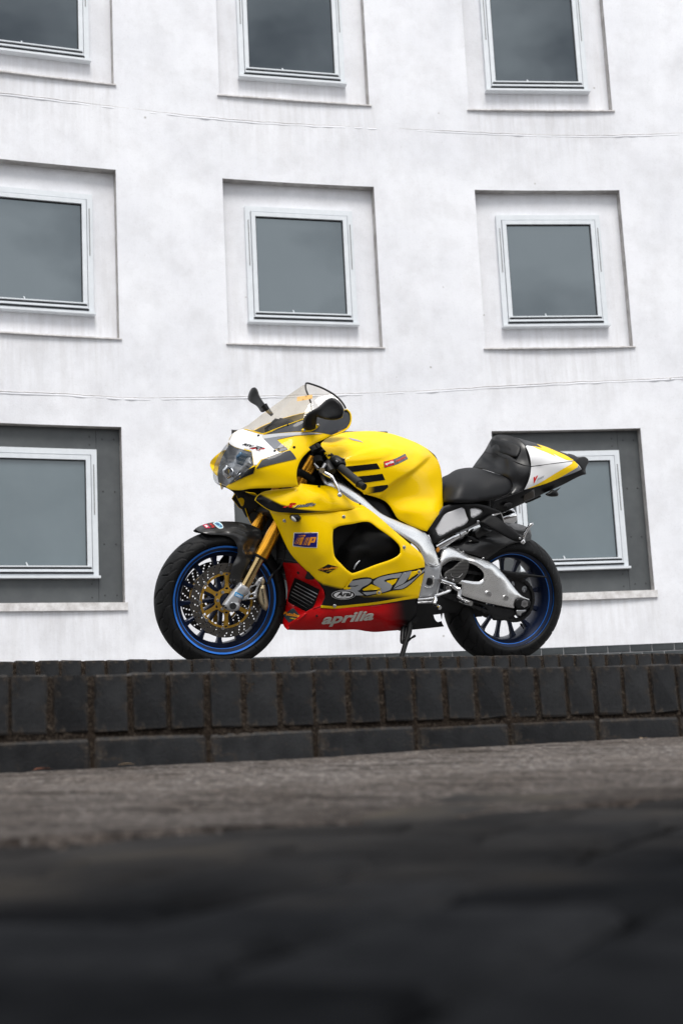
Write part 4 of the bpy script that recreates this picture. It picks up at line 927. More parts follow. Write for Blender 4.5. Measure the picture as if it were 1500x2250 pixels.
# --- upper side fairing
C1x, C1y = (555, 574, 590, 617, 657, 697, 750, 800), (1076, 1086, 1094, 1107, 1117, 1121.5, 1124, 1124)
def p_up(px, py): return lerpc(YEL, BLK, sstep(-1.5, 3.5, py - np.interp(px, C1x, C1y)))
up = panel('upper_side_fairing', [(559, 1099), (563, 1091), (575, 1082), (590, 1078), (613, 1075), (640, 1072), (657, 1066), (660, 1062), (700, 1067), (722, 1067), (733, 1071), (745, 1079), (775, 1101), (800, 1112), (812, 1121), (792, 1116), (770, 1119), (747, 1122), (697, 1127), (663, 1129), (630, 1128), (607, 1126), (590, 1121), (574, 1111)],
    [(559, 1099, 0.145), (575, 1082, 0.150), (613, 1075, 0.192), (657, 1070, 0.222), (660, 1062, 0.205), (700, 1067, 0.190), (733, 1071, 0.178), (775, 1101, 0.195), (812, 1121, 0.195), (655, 1076, 0.232), (700, 1086, 0.236), (740, 1098, 0.232), (770, 1108, 0.222), (747, 1122, 0.236), (697, 1127, 0.250), (640, 1128, 0.248), (607, 1126, 0.212), (590, 1121, 0.185), (574, 1111, 0.162), (650, 1105, 0.246), (600, 1098, 0.200), (700, 1108, 0.247), (700, 1074, 0.205), (740, 1086, 0.205), (770, 1099, 0.203), (675, 1070, 0.210), (720, 1094, 0.236)], step=4, edge=0.004, er=3, paint=YEL)
decal('paint_fade', [(561.5, 1099), (565, 1092), (573, 1084.5), (590, 1090), (617, 1103), (657, 1112.5), (697, 1117), (750, 1120.3), (747, 1121), (697, 1125.6), (663, 1127.6), (630, 1126.6), (608, 1124.6), (591, 1119.5), (575, 1109.5)], 'upper_side_fairing', M_PAINT, 0.0008, 1.7, up, paint=p_up)
lettering('lettering', 'R', (621, 1115), (645, 1115.5), (628, 1104.5), 'upper_side_fairing', M_RED, 0.0018, shear=0.5, bold=0.05, parent=up)
lettering('lettering', 'mille', (644, 1116.5), (690, 1112.5), (650, 1107.5), 'upper_side_fairing', M_BLKP, 0.0013, shear=0.4, bold=0.08, parent=up)
lettering('lettering', 'mille', (644.5, 1116), (689.5, 1112), (650.5, 1108), 'upper_side_fairing', M_SILV, 0.0021, shear=0.4, bold=0.0, parent=up)
bolt(700 + 0.5, 1070, 'upper_side_fairing', 0.006, M_PLAS, 0.003, up); bolt(790.5, 1107.5, 'upper_side_fairing', 0.004, M_PLAS, 0.003, up)
# --- main lower fairing
C2x, C2y = (640, 660, 690, 709, 747, 775, 800, 840, 880, 925), (1232, 1246, 1271, 1283, 1292, 1299, 1308, 1307, 1309, 1316)
def p_low(px, py):
    soft = np.interp(px, (680, 760, 820, 920), (4, 5, 12, 15)); dlt = py - np.interp(px, C2x, C2y); c = lerpc(YEL, BLK, sstep(-soft * 0.6, soft * 0.6, dlt))
    return c
def lerpc_a(c, b, t): return c * (1 - t)[:, None] + np.array(b)[None] * t[:, None]
vent = [(731, 1172), (732.5, 1163), (742, 1157.5), (775, 1151), (803, 1146.3), (812, 1147.5), (830, 1160), (874, 1194.5), (879, 1203), (879.5, 1215), (873, 1222), (820, 1243), (783, 1257.5), (774, 1260), (767, 1256), (748, 1238), (736, 1224), (732, 1205)]
low_o = [(591, 1121), (607, 1125), (630, 1127), (663, 1128), (697, 1125.5), (747, 1121), (770, 1118), (792, 1114.5), (803, 1115), (813, 1121), (837, 1140), (867, 1167), (901, 1196), (924, 1216), (931, 1229), (933, 1247), (929, 1271), (919, 1315), (880, 1322), (827, 1329), (733, 1337), (704, 1335), (708, 1325), (713, 1310), (709, 1296), (700, 1281), (686, 1265), (672, 1252.5), (651, 1232), (637, 1215), (613, 1166)]
low_c = [(591, 1121, 0.150), (630, 1127, 0.225), (697, 1125, 0.240), (747, 1121, 0.230), (800, 1115, 0.205), (837, 1140, 0.205), (867, 1167, 0.208), (901, 1196, 0.208), (931, 1229, 0.200), (929, 1271, 0.192), (919, 1315, 0.180), (613, 1166, 0.160), (637, 1215, 0.170), (651, 1232, 0.175), (686, 1265, 0.190), (709, 1296, 0.200), (704, 1335, 0.192), (733, 1337, 0.200), (827, 1329, 0.196), (680, 1180, 0.246), (700, 1220, 0.248), (731, 1170, 0.256), (736, 1224, 0.256), (805, 1146, 0.240), (879, 1204, 0.232), (773, 1259, 0.250), (750, 1270, 0.243), (720, 1270, 0.236), (800, 1275, 0.238), (860, 1250, 0.228), (900, 1260, 0.214), (850, 1300, 0.214), (760, 1310, 0.216), (650, 1150, 0.234), (770, 1135, 0.240), (840, 1160, 0.228)]
low = panel('lower_fairing', low_o, low_c, holes=[vent], step=3.4, edge=0.004, er=2.6, paint=p_low, thick=0.004, label='yellow lower fairing with large side vent, fading to black at the bottom')
decal('paint_stripe', [(706, 1330), (733, 1331.8), (780, 1327.8), (827, 1322.5), (880, 1313.5), (919, 1307), (918, 1313), (880, 1319.5), (827, 1328), (780, 1333), (733, 1337), (704, 1335)], 'lower_fairing', M_YEL, 0.0012, 4, low)
for q in ((625, 1143.8), (754.5, 1135.5), (887, 1202.5), (831.8, 1301.8), (919.5, 1256.5), (734.5, 1331.5)): bolt(q[0], q[1], 'lower_fairing', 0.0078, M_STEEL, 0.005, low)
for q in ((831.8, 1301.8), (919.5, 1256.5)):
    c_ = [(q[0] + 5.4 * math.cos(a), q[1] + 5.4 * math.sin(a)) for a in np.arange(14) * 2 * math.pi / 14]; decal('bolt_ring', c_, 'lower_fairing', M_YEL, 0.0022, 3, low)
# sponsor stickers
decal('sticker', [(645.5, 1170.2), (698.5, 1169.8), (696.5, 1203.8), (670, 1203), (643, 1200)], 'lower_fairing', M_WHT, 0.0009, 5, low)
decal('sticker', [(647, 1171.6), (697, 1171.2), (695.2, 1202.2), (670, 1201.6), (644.6, 1198.6)], 'lower_fairing', M_NAVY, 0.0016, 5, low)
def ipx(x, y): return (550 + x / 7.5, 1080 + y / 7.5)
ip = []
for (xb, xt, wd_) in ((722, 780, 7), (745, 803, 11), (768, 824, 15)): ip.append([(xb, 865), (xt, 755), (xt + wd_, 755), (xb + wd_, 865)])
ip.append([(797, 872), (843, 752), (888, 752), (842, 878)]); ip += [[(790, 738), (797, 715), (802, 715), (795, 738)], [(812, 738), (819, 715), (827, 715), (820, 738)], [(834, 738), (841, 715), (856, 715), (848, 738)], [(862, 738), (870, 714), (911, 714), (903, 738)]]
for (xb, xt, wd_) in ((868, 918, 7), (886, 936, 10), (906, 954, 14)): ip.append([(xb, 880), (xt, 755), (xt + wd_, 755), (xb + wd_, 880)])
for q in ip: decal('sticker_stripe', [ipx(*p) for p in q], 'lower_fairing', M_ORG, 0.0023, 5, low)
decal('sticker_stripe', [ipx(*p) for p in [(936, 882), (986, 750), (1085, 750), (1062, 830), (1045, 842), (992, 842), (974, 885)]], 'lower_fairing', M_ORG, 0.0023, 3, low, holes=[[ipx(*p) for p in [(1010, 812), (1025, 772), (1046, 772), (1033, 812)]]])
# diamond sticker with the lubricant name
def zz(x, y): return (600 + x / 8.3333, 1220 + y / 8.3333)
decal('sticker', [zz(815, 270), zz(1005, 165), zz(1190, 215), zz(1010, 335)], 'lower_fairing', M_BLKP, 0.0009, 4, low)
lettering('lettering', 'Putoline', zz(825, 290), zz(1168, 245), zz(848, 235), 'lower_fairing', M_BLKP, 0.0016, shear=0.25, bold=0.09, parent=low)
lettering('lettering', 'Putoline', zz(832, 283), zz(1165, 240), zz(852, 238), 'lower_fairing', M_ORG, 0.0024, shear=0.25, bold=0.03, parent=low)
lettering('lettering', 'LUBRICANTS', zz(975, 298), zz(1165, 270), zz(978, 284), 'lower_fairing', M_YEL, 0.0024, bold=0.02, parent=low)
# large R S V letters: black shadow, then grey faces
def z6(x, y): return (740 + x / 6.818, 1230 + y / 6.818)
shadow = [(120, 420), (140, 330), (215, 262), (500, 262), (560, 250), (640, 225), (1120, 150), (1300, 118), (1310, 195), (1235, 228), (1070, 385), (980, 440), (830, 470), (700, 510), (600, 500), (500, 535), (420, 545), (240, 560), (100, 560), (40, 500)]
def fade(px, py): return None
R_ = [(240, 300), (505, 280), (522, 300), (510, 345), (395, 410), (370, 440), (650, 425), (560, 455), (360, 475), (590, 475), (590, 510), (450, 532), (300, 470), (170, 455), (130, 440), (200, 385), (335, 372), (350, 380), (290, 395), (210, 400)]
R1 = [(215, 315), (490, 282), (515, 290), (518, 320), (490, 355), (395, 410), (305, 462), (590, 445), (640, 455), (575, 500), (420, 535), (310, 470), (120, 470), (200, 400), (295, 392), (335, 375), (195, 380)]
S1 = [(545, 320), (600, 275), (680, 245), (975, 190), (935, 268), (700, 310), (690, 325), (815, 375), (830, 400), (800, 455), (690, 490), (650, 470), (575, 505), (425, 535), (370, 485), (640, 440), (655, 425), (535, 360), (530, 340)]
V1 = [(985, 188), (1120, 160), (1105, 200), (1010, 345), (1180, 262), (1200, 250), (1060, 385), (985, 430), (835, 452), (860, 400), (900, 330)]
V2_ = [(1000, 352), (1190, 215), (1235, 170), (1310, 125), (1308, 175), (1230, 235), (1060, 390), (985, 430), (850, 445)]
OUTR = [(185, 300), (500, 268), (530, 285), (600, 262), (690, 230), (985, 175), (1130, 148), (1310, 108), (1312, 190), (1240, 240), (1070, 395), (990, 440), (830, 465), (700, 500), (580, 520), (420, 548), (300, 490), (90, 500), (60, 450), (170, 340)]
decal('graphic_shadow', [z6(*p) for p in OUTR], 'lower_fairing', M_BLKP, 0.0009, 3.0, low, ang=50)
for pts in ([(560, 385), (640, 420), (655, 440), (400, 460), (380, 445), (510, 365)], [(735, 318), (905, 280), (870, 345), (820, 385), (760, 345)], [(1110, 175), (1205, 165), (1215, 195), (1060, 305)]):
    decal('graphic_gap', [z6(*p) for p in pts], 'lower_fairing', M_YEL, 0.0016, 3, low)
RL = [(205, 318), (490, 285), (512, 292), (515, 318), (480, 355), (375, 412), (330, 455), (300, 462), (400, 530), (250, 525), (130, 460), (190, 405), (285, 398), (325, 378), (200, 385), (180, 375)]
SL_ = [(540, 325), (600, 278), (685, 248), (972, 195), (932, 265), (715, 302), (700, 318), (810, 372), (822, 398), (792, 452), (690, 485), (575, 505), (445, 530), (375, 488), (640, 450), (660, 430), (545, 362)]
VL = [(985, 192), (1115, 165), (1098, 205), (1000, 345), (900, 395), (845, 425), (900, 335)]
VR = [(835, 440), (905, 405), (1000, 360), (1185, 250), (1245, 180), (1308, 135), (1306, 170), (1225, 232), (1060, 382), (980, 428)]
for pts in (RL, SL_, VL, VR): decal('graphic_letter', [z6(*p) for p in pts], 'lower_fairing', M_SILV, 0.0020, 3, low, ang=40)
decal('graphic_gap', [z6(*p) for p in [(90, 415), (115, 408), (200, 280), (225, 272), (250, 275), (165, 385), (155, 408), (205, 412), (200, 432), (150, 442), (100, 438)]], 'lower_fairing', M_YEL, 0.0026, 3, low)
# helmet-maker oval
ov = lambda a, b: [(zz(1283, 722)[0] + a * math.cos(t) + 0 * b, zz(1283, 722)[1] + b * math.sin(t) - a * math.cos(t) * 0.02) for t in np.arange(28) * 2 * math.pi / 28]
for (a, b, m_, o_) in ((25.8, 10.6, M_WHT, 0.0028), (24.9, 9.8, M_BLKP, 0.0035), (21.0, 7.9, M_WHT, 0.0042)): decal('sticker', ov(a, b), 'lower_fairing', m_, o_, 4, low)
lettering('lettering', 'Arai', zz(1150, 752), zz(1425, 745), zz(1165, 665), 'lower_fairing', M_BLKP, 0.0050, shear=0.2, bold=0.04, parent=low)
lettering('lettering', 'HELMET', zz(1215, 775), zz(1345, 773), zz(1215, 762), 'lower_fairing', M_BLKP, 0.0050, bold=0.0, parent=low)
# front indicator set into the fairing
ind = pillow('front_indicator', Q(550, 1080, 7.5, [(660, 385), (790, 380), (835, 420), (838, 450), (800, 495), (745, 505), (690, 480), (665, 450)]), [(0, 0, 0.246)], 0.022, M_PLAS, 3, soft=5)
pillow('indicator_lens', Q(550, 1080, 7.5, [(672, 400), (715, 410), (760, 460), (765, 500), (730, 505), (690, 480), (672, 450)]), [(0, 0, 0.252)], 0.022, mat('clear_indicator', (0.45, 0.45, 0.43), 0.15, coat=1.0), 3, ind, soft=4)
# --- carbon duct seen through the vent
duct = panel('vent_duct', [(722, 1140), (760, 1135), (815, 1135), (890, 1190), (892, 1225), (800, 1270), (765, 1270), (722, 1230)], [(722, 1140, 0.08), (722, 1230, 0.08), (756, 1190, 0.10), (762, 1200, 0.15), (765, 1255, 0.16), (815, 1140, 0.12), (800, 1185, 0.155), (790, 1203, 0.185), (860, 1200, 0.195), (890, 1190, 0.185), (892, 1225, 0.17), (800, 1225, 0.165), (800, 1270, 0.15), (850, 1225, 0.175)], mat('matt_carbon_duct', (0.006, 0.006, 0.0062), 0.55, spec=0.25), step=5, edge=0)
bar('duct_strut', [(777, 1251, 0.19), (782, 1241, 0.19), (790, 1232, 0.185)], [0.003, 0.0045, 0.003], M_CAST, 8)
# --- red radiator shroud and belly pan
def p_red(px, py):
    t = sstep(838, 893, px + (1345 - py) * 0.15); return lerpc(RED, BLK, t)
belly = panel('belly_pan', [(704, 1333), (733, 1336.5), (827, 1328.5), (880, 1321.5), (918, 1314.5), (914, 1345), (905, 1368), (890, 1384), (850, 1387), (822, 1389), (806, 1387.5), (782, 1384), (740, 1385), (700, 1384.5), (660, 1385), (632, 1384), (634, 1373), (668, 1347), (688, 1336)],
    [(704, 1333, 0.186), (733, 1336, 0.196), (827, 1328, 0.192), (918, 1314, 0.176), (905, 1368, 0.135), (890, 1384, 0.11), (822, 1389, 0.115), (740, 1385, 0.125), (660, 1385, 0.125), (636, 1383, 0.12), (672, 1347, 0.165), (688, 1336, 0.178), (740, 1355, 0.192), (830, 1350, 0.19), (700, 1358, 0.182), (660, 1365, 0.155), (890, 1345, 0.17), (760, 1378, 0.16), (850, 1375, 0.155)], step=4, edge=0.003, er=3, paint=p_red, label='red belly pan fading to black at the rear')
lettering('lettering', 'aprilia', (704.5, 1378.5), (818.5, 1368.5), (709.5, 1350), 'belly_pan', M_PALE, 0.0018, shear=0.22, bold=0.035, space=0.98, parent=belly)
bolt(zz(800, 1110)[0], zz(800, 1110)[1], 'belly_pan', 0.005, M_PLAS, 0.002, belly)
grille = [zz(*q) for q in [(395, 412), (620, 515), (850, 632), (800, 790), (735, 945), (690, 990), (608, 1035), (440, 950), (270, 855), (280, 740), (335, 560)]]
shr_o = [zz(*q) for q in [(172, 135), (320, 145), (460, 150), (550, 235), (700, 380), (800, 470), (870, 580), (915, 660), (938, 760), (930, 830), (865, 930), (740, 970), (600, 1062), (440, 1200), (290, 1310), (260, 1366), (210, 1320), (178, 1240), (195, 1120), (238, 900), (255, 760), (262, 640), (235, 420), (215, 310)]]
shr_c = [(620, 1236, 0.09), (654, 1238, 0.16), (666, 1248, 0.175), (688, 1266, 0.19), (704, 1290, 0.198), (712.5, 1311, 0.20), (704, 1331, 0.19), (689, 1336, 0.182), (672, 1347, 0.168), (635, 1377, 0.13), (622, 1369, 0.06), (628, 1328, 0.04), (631, 1297, 0.05), (626, 1257, 0.075), (650, 1268, 0.13), (702, 1296, 0.178), (688, 1334, 0.165), (672, 1345, 0.15), (632, 1322, 0.05), (640, 1287, 0.08), (660, 1260, 0.155), (650, 1345, 0.09), (640, 1362, 0.10), (708, 1305, 0.197)]
shr = panel('radiator_shroud', shr_o, shr_c, holes=[grille], step=3.2, edge=0.003, er=2.2, paint=RED, mirror=True, thick=0.004)
cool = panel('oil_cooler', [zz(*q) for q in [(350, 380), (880, 620), (720, 1020), (620, 1060), (240, 880), (280, 560)]], [(642, 1266, 0.06), (705, 1294, 0.13), (688, 1340, 0.12), (630, 1325, 0.0), (670, 1300, 0.07)], M_INNER, step=6, edge=0, inner=False, mirror=False)
for (a, b) in (((425, 500), (820, 718)), ((398, 555), (790, 775)), ((370, 610), (760, 830)), ((345, 662), (730, 885)), ((330, 720), (690, 932)), ((305, 780), (650, 985))):
    q = np.linspace(0, 1, 9); pts = [zz(a[0] + (b[0] - a[0]) * t, a[1] + (b[1] - a[1]) * t) for t in q]; V3 = cast(['oil_cooler'], pts, 0.004)
    v, f = sweep([tuple(p) for p in V3], 0.0016, 6); link('cooler_fin', mesh('cooler_fin', v, f), M_STEEL, cool)
decal('sticker', [zz(185, 1105), zz(345, 975), zz(385, 980), zz(495, 1110), zz(290, 1240)], 'radiator_shroud', mat('sticker_slate', (0.035, 0.06, 0.07), 0.3, coat=1.0), 0.001, 3.5, shr)
lettering('lettering', 'Putoline', zz(195, 1098), zz(478, 1150), zz(215, 1035), 'radiator_shroud', M_ORG, 0.0026, shear=0.1, bold=0.03, parent=shr)
lettering('lettering', 'LUBRICANTS', zz(320, 1165), zz(455, 1195), zz(325, 1145), 'radiator_shroud', M_YEL, 0.0026, bold=0.02, parent=shr)
bolt(zz(460, 320)[0], zz(460, 320)[1], 'radiator_shroud', 0.006, M_PLAS, 0.003, shr)
# black tail of the belly: silencer chamber and linkage
panel('exhaust_chamber', Q(860, 1300, 6.25, [(150, 90), (540, 60), (900, 40), (1180, 170), (1245, 260), (1240, 345), (1080, 350), (900, 300), (700, 300), (690, 420), (720, 480), (400, 515), (100, 540), (90, 420), (100, 250)]), Q(860, 1300, 6.25, [(150, 90, 0.13), (900, 40, 0.10), (1240, 300, 0.08), (720, 480, 0.03), (100, 540, 0.09), (500, 300, 0.11), (100, 250, 0.15), (690, 350, 0.07)]), M_INNER, holes=[Q(860, 1300, 6.25, [(575, 320), (675, 308), (695, 410), (640, 424), (600, 390)])], step=5, edge=0.004)

# --- nose fairing
nose_o = [(501, 972), (504.5, 962), (511, 953.5), (520, 946.5), (536, 943.5), (551, 946.5), (567, 951), (579, 953), (603, 944), (627, 935), (669, 920), (710, 908), (757, 899), (764, 900), (770, 911), (770.5, 926), (764, 940), (750, 949), (728, 957), (712, 965), (696, 972), (678, 982.5), (682, 988), (672, 997), (660, 1012), (652.5, 1033), (652, 1052), (656, 1069), (630, 1070.5), (605, 1072), (549, 1074), (530, 1077), (515, 1077), (503, 1074.5), (496, 1069.5), (507, 1061), (526, 1048), (557, 1021.5), (555, 1008), (553, 993), (535, 988), (517, 983), (508, 978)]
nose_c = [(501, 972, 0.0), (511, 953.5, 0.0), (520, 946.5, 0.0), (551, 946.5, 0.055), (579, 953, 0.110), (627, 935, 0.155), (669, 920, 0.176), (710, 908, 0.184), (757, 899, 0.184), (770, 911, 0.190), (768, 932, 0.200), (728, 957, 0.214), (696, 972, 0.224), (678, 982.5, 0.230), (660, 1012, 0.244), (652, 1045, 0.250), (656, 1069, 0.246), (605, 1072, 0.226), (549, 1074, 0.168), (515, 1077, 0.085), (496, 1069.5, 0.035), (526, 1048, 0.132), (557, 1021.5, 0.196), (553, 993, 0.136), (517, 983, 0.052), (535, 968, 0.066), (570, 985, 0.156), (600, 1010, 0.222), (600, 1045, 0.229), (640, 1000, 0.232), (620, 965, 0.180), (650, 950, 0.192), (700, 940, 0.203), (740, 925, 0.200), (560, 1050, 0.188), (530, 1063, 0.128), (586, 970, 0.146), (640, 1030, 0.244)]
nose = panel('nose_fairing', nose_o, nose_c, step=4.5, edge=0.003, er=3, paint=YEL, lining=mat('pale_lining', (0.45, 0.44, 0.42), 0.6), label='yellow nose fairing with white front and grey flashes')
def z1(x, y): return (440 + x / 3.75, 820 + y / 3.75)
def z7(x, y): return (450 + x / 7.5, 930 + y / 7.5)
ns_ = 'nose_fairing'
decal('paint_flash', [z7(378, 300), z7(430, 200), z7(520, 125), z7(640, 103), z7(760, 130), z7(880, 170), z7(960, 183), z7(940, 230), z7(1040, 310), z7(1150, 425), z7(1240, 485), z7(1080, 545), z7(920, 600), z7(850, 690), z7(812, 695), z7(800, 600), z7(778, 480), z7(640, 435), z7(500, 390), z7(430, 350)], ns_, M_WHT, 0.0008, 4, nose)
decal('paint_flash', [z1(520, 505), z1(560, 492), z1(690, 435), z1(860, 378), z1(1010, 335), z1(1190, 306), z1(1213, 303), z1(1234, 345), z1(1232, 395), z1(1205, 448), z1(1085, 508), z1(1000, 492), z1(860, 480), z1(700, 487), z1(600, 498)], ns_, M_DGR, 0.0008, 4, nose)
decal('paint_flash', [z1(505, 512), z1(600, 500), z1(760, 488), z1(900, 488), z1(1010, 498), z1(900, 502), z1(760, 512), z1(520, 540)], ns_, flat('pale_grey_paint', (0.5, 0.51, 0.53)), 0.0012, 4, nose)
decal('paint_flash', [z1(522, 542), z1(640, 522), z1(760, 512), z1(900, 502), z1(1020, 500), z1(900, 508), z1(780, 516), z1(632, 548), z1(665, 580), z1(700, 604), z1(610, 628), z1(570, 590)], ns_, M_GRY, 0.0016, 4, nose)
decal('paint_flash', [z1(625, 628), z1(705, 608), z1(722, 628), z1(660, 645), z1(640, 640)], ns_, M_DGR, 0.0016, 4, nose)
decal('paint_flash', [z1(458, 790), z1(505, 718), z1(600, 680), z1(665, 655), z1(740, 636), z1(768, 668), z1(792, 705), z1(640, 740), z1(540, 765)], ns_, M_DGR, 0.0016, 4, nose)
decal('paint_flash', [z7(450, 950), z7(560, 860), z7(700, 775), z7(838, 705), z7(800, 825), z7(690, 870), z7(560, 930), z7(400, 1010)], ns_, M_BLKP, 0.0026, 3, nose)
lettering('lettering', 'RSV', z7(612, 358), z7(790, 405), z7(645, 325), ns_, M_BLKP, 0.0022, shear=0.4, bold=0.05, parent=nose)
lettering('lettering', 'R', z7(730, 412), z7(935, 470), z7(800, 355), ns_, M_RED, 0.0020, shear=0.5, bold=0.06, parent=nose)
decal('emblem', [z7(850, 365), z7(990, 408), z7(890, 430), z7(915, 470), z7(860, 440)], ns_, M_SILV, 0.0026, 4, nose)
lettering('lettering', 'R', z7(750, 408), z7(900, 445), z7(810, 368), ns_, M_BLKP, 0.0030, shear=0.5, bold=0.0, parent=nose)
for q in ((885, 205), (1152, 458), (1470, 395)): bolt(*z7(*q), ns_, 0.0058, M_PLAS, 0.004, nose)
bolt(*z1(722, 430), ns_, 0.0058, M_PLAS, 0.004, nose); bolt(*z1(1195, 312), ns_, 0.005, M_PLAS, 0.004, nose)
E_ = curve3([p3(*q) for q in [(540, 989.5, 0.105), (553, 993, 0.136), (555.5, 1008, 0.168), (557, 1021.5, 0.196), (542, 1035, 0.168), (526, 1048, 0.132)]], 5); lv_, lf_ = [], []
for i_, p_ in enumerate(E_):
    k_ = math.sin(math.pi * (i_ + 0.6) / (len(E_) + 0.2)); q_ = Vector((p_.x, -p_.y, p_.z)); lv_ += [q_, q_ + Vector((0.048 * k_, -0.030 * k_, 0.004)), q_ + Vector((0.046 * k_, -0.036 * k_, 0.001)), q_ + Vector((-0.004, -0.004, 0))]
    if i_: o_ = 4 * i_; lf_ += [(o_ - 4 + j, o_ - 4 + (j + 1) % 4, o_ + (j + 1) % 4, o_ + j) for j in range(4)]
link('lens_surround', fixn(mesh('lens_surround', lv_, lf_, True)), M_YEL, nose)
# headlight: clear lens over a dark bowl with two lamps
lens_o = [(501, 972), (517, 983), (535, 988), (553, 993), (555, 1008), (557, 1021.5), (526, 1048), (507, 1061), (496, 1069), (484, 1066), (473, 1060.5), (469, 1052), (468, 1043), (469.5, 1028), (474, 1014), (483, 996)]
lens_c = [(501, 972, 0.0), (517, 983, 0.052), (553, 993, 0.134), (557, 1021.5, 0.193), (526, 1048, 0.129), (496, 1069, 0.033), (473, 1060.5, 0.0), (468, 1043, 0.0), (474, 1014, 0.0), (483, 996, 0.0), (495, 1010, 0.055), (500, 1035, 0.070), (485, 1045, 0.040), (520, 1015, 0.112), (535, 1010, 0.138)]
lens = panel('headlight', lens_o, lens_c, M_LENS, step=5, edge=0.0, thick=0.0, inner=False, label='clear headlight lens in the nose')
hb = panel('headlight_bowl', [(503, 977), (553, 996), (556, 1021), (524, 1047), (496, 1066), (480, 1060), (478, 1040), (486, 1008)], [(503, 977, 0.0), (553, 996, 0.10), (556, 1021, 0.150), (524, 1047, 0.085), (496, 1066, 0.005), (480, 1060, -0.02), (478, 1040, -0.02), (486, 1008, -0.01), (515, 1020, 0.02)], mat('headlight_housing', (0.36, 0.37, 0.39), 0.22, metal=0.7), step=5, edge=0, thick=0.0, inner=False, parent=lens)
M_REFL = mat('lamp_reflector', (0.75, 0.76, 0.78), 0.08, metal=1.0)
pillow('lamp', [(498, 1020), (510, 1028), (514, 1036), (511, 1048), (500, 1053), (490, 1045), (489, 1032)], [(0, 0, 0.046)], 0.012, M_REFL, 3, lens, soft=8)
pillow('lamp', [(528, 992), (548, 998), (551, 1014), (536, 1026), (520, 1018), (518, 1002)], [(0, 0, 0.100)], 0.010, mat('lamp_mirrored_blue', (0.05, 0.10, 0.16), 0.06, metal=0.6), 3, lens, soft=9)  # blue in this lamp's colour paints the windows mirrored in the lens
decal('lamp_divider', [(524, 1048), (530, 1036), (548, 1008), (556, 1008), (557, 1020), (540, 1035)], 'headlight_bowl', mat('lamp_surround', (0.30, 0.31, 0.32), 0.3, metal=0.4), 0.012, 5, lens)
# screen
scr_o = [(520, 946.5), (536, 943.5), (551, 946.5), (567, 951), (579, 953), (603, 944), (627, 935), (669, 920), (710, 908), (757, 899), (755, 889), (747, 878.5), (728, 863), (707, 852), (685, 844), (674, 841.5), (653, 854.5), (627, 872.5), (600, 892), (573, 912), (547, 932)]
scr_c = [(520, 946.5, 0.0), (551, 946.5, 0.055), (579, 953, 0.108), (627, 935, 0.153), (669, 920, 0.174), (757, 899, 0.183), (747, 878.5, 0.160), (728, 863, 0.128), (707, 852, 0.088), (685, 844, 0.035), (674, 841.5, 0.0), (653, 854.5, 0.0), (627, 872.5, 0.0), (600, 892, 0.0), (573, 912, 0.0), (547, 932, 0.0), (650, 890, 0.10), (600, 925, 0.09), (700, 885, 0.140), (665, 860, 0.055), (570, 935, 0.06)]
scr = panel('windscreen', scr_o, scr_c, M_SCREEN, step=5, edge=0.0, thick=0.0, inner=False, label='clear bubble windscreen with black edge trim')
SE = [(759, 897, 0.184), (755, 889, 0.177), (747, 878.5, 0.160), (738, 870.5, 0.146), (728, 863, 0.128), (707, 852, 0.088), (685, 844, 0.035), (674, 841.5, 0.0)]
pts = [p3(*q) for q in SE]; pts = pts + [Vector((p.x, -p.y, p.z)) for p in reversed(pts[:-1])]
v, f = sweep(curve3(pts, 4), 0.0042, 8); link('screen_trim', mesh('screen_trim', v, f, True), M_PLAS, scr)
SB = [(536, 943.5, 0.02), (551, 946.5, 0.056), (567, 951, 0.09), (579, 953, 0.110), (603, 944, 0.135), (627, 935, 0.155), (669, 920, 0.176)]
v, f = sweep(curve3([p3(*q) + Vector((0, 0.002, 0.001)) for q in SB], 5), 0.0018, 6); link('screen_pinstripe', mesh('screen_pinstripe', v, f, True), M_YEL, scr)
RIM = [(761, 899, 0.188), (768.5, 907, 0.192), (771, 918, 0.197), (769, 931, 0.202), (763, 941, 0.207), (750, 949.5, 0.211), (729, 957.5, 0.216)]
v, f = sweep(curve3([p3(*q) for q in RIM], 5), 0.0032, 8); link('fairing_rim', mesh('fairing_rim', v, f, True), M_YEL, nose)
panel('cockpit_panel', [(600, 962), (640, 950), (690, 938), (740, 925), (764, 930), (740, 950), (690, 965), (640, 975)], [(600, 962, 0.04), (764, 930, 0.08), (690, 965, 0.09), (690, 938, 0.05)], M_MATT, step=8, edge=0, mirror=True, inner=False)
panel('dash', [(588, 940), (615, 918), (640, 922), (655, 935), (640, 950), (600, 955)], [(588, 940, 0.02), (640, 922, 0.06), (640, 950, 0.08), (600, 955, 0.05)], M_PLAS, step=6, edge=0.002, mirror=True, inner=False)
stk = [(652, 871), (686, 866), (686, 875), (652, 881)]
decal('screen_sticker', stk, 'windscreen', flat('pale_orange_sticker', (0.80, 0.50, 0.18)), -0.002, 5, scr)
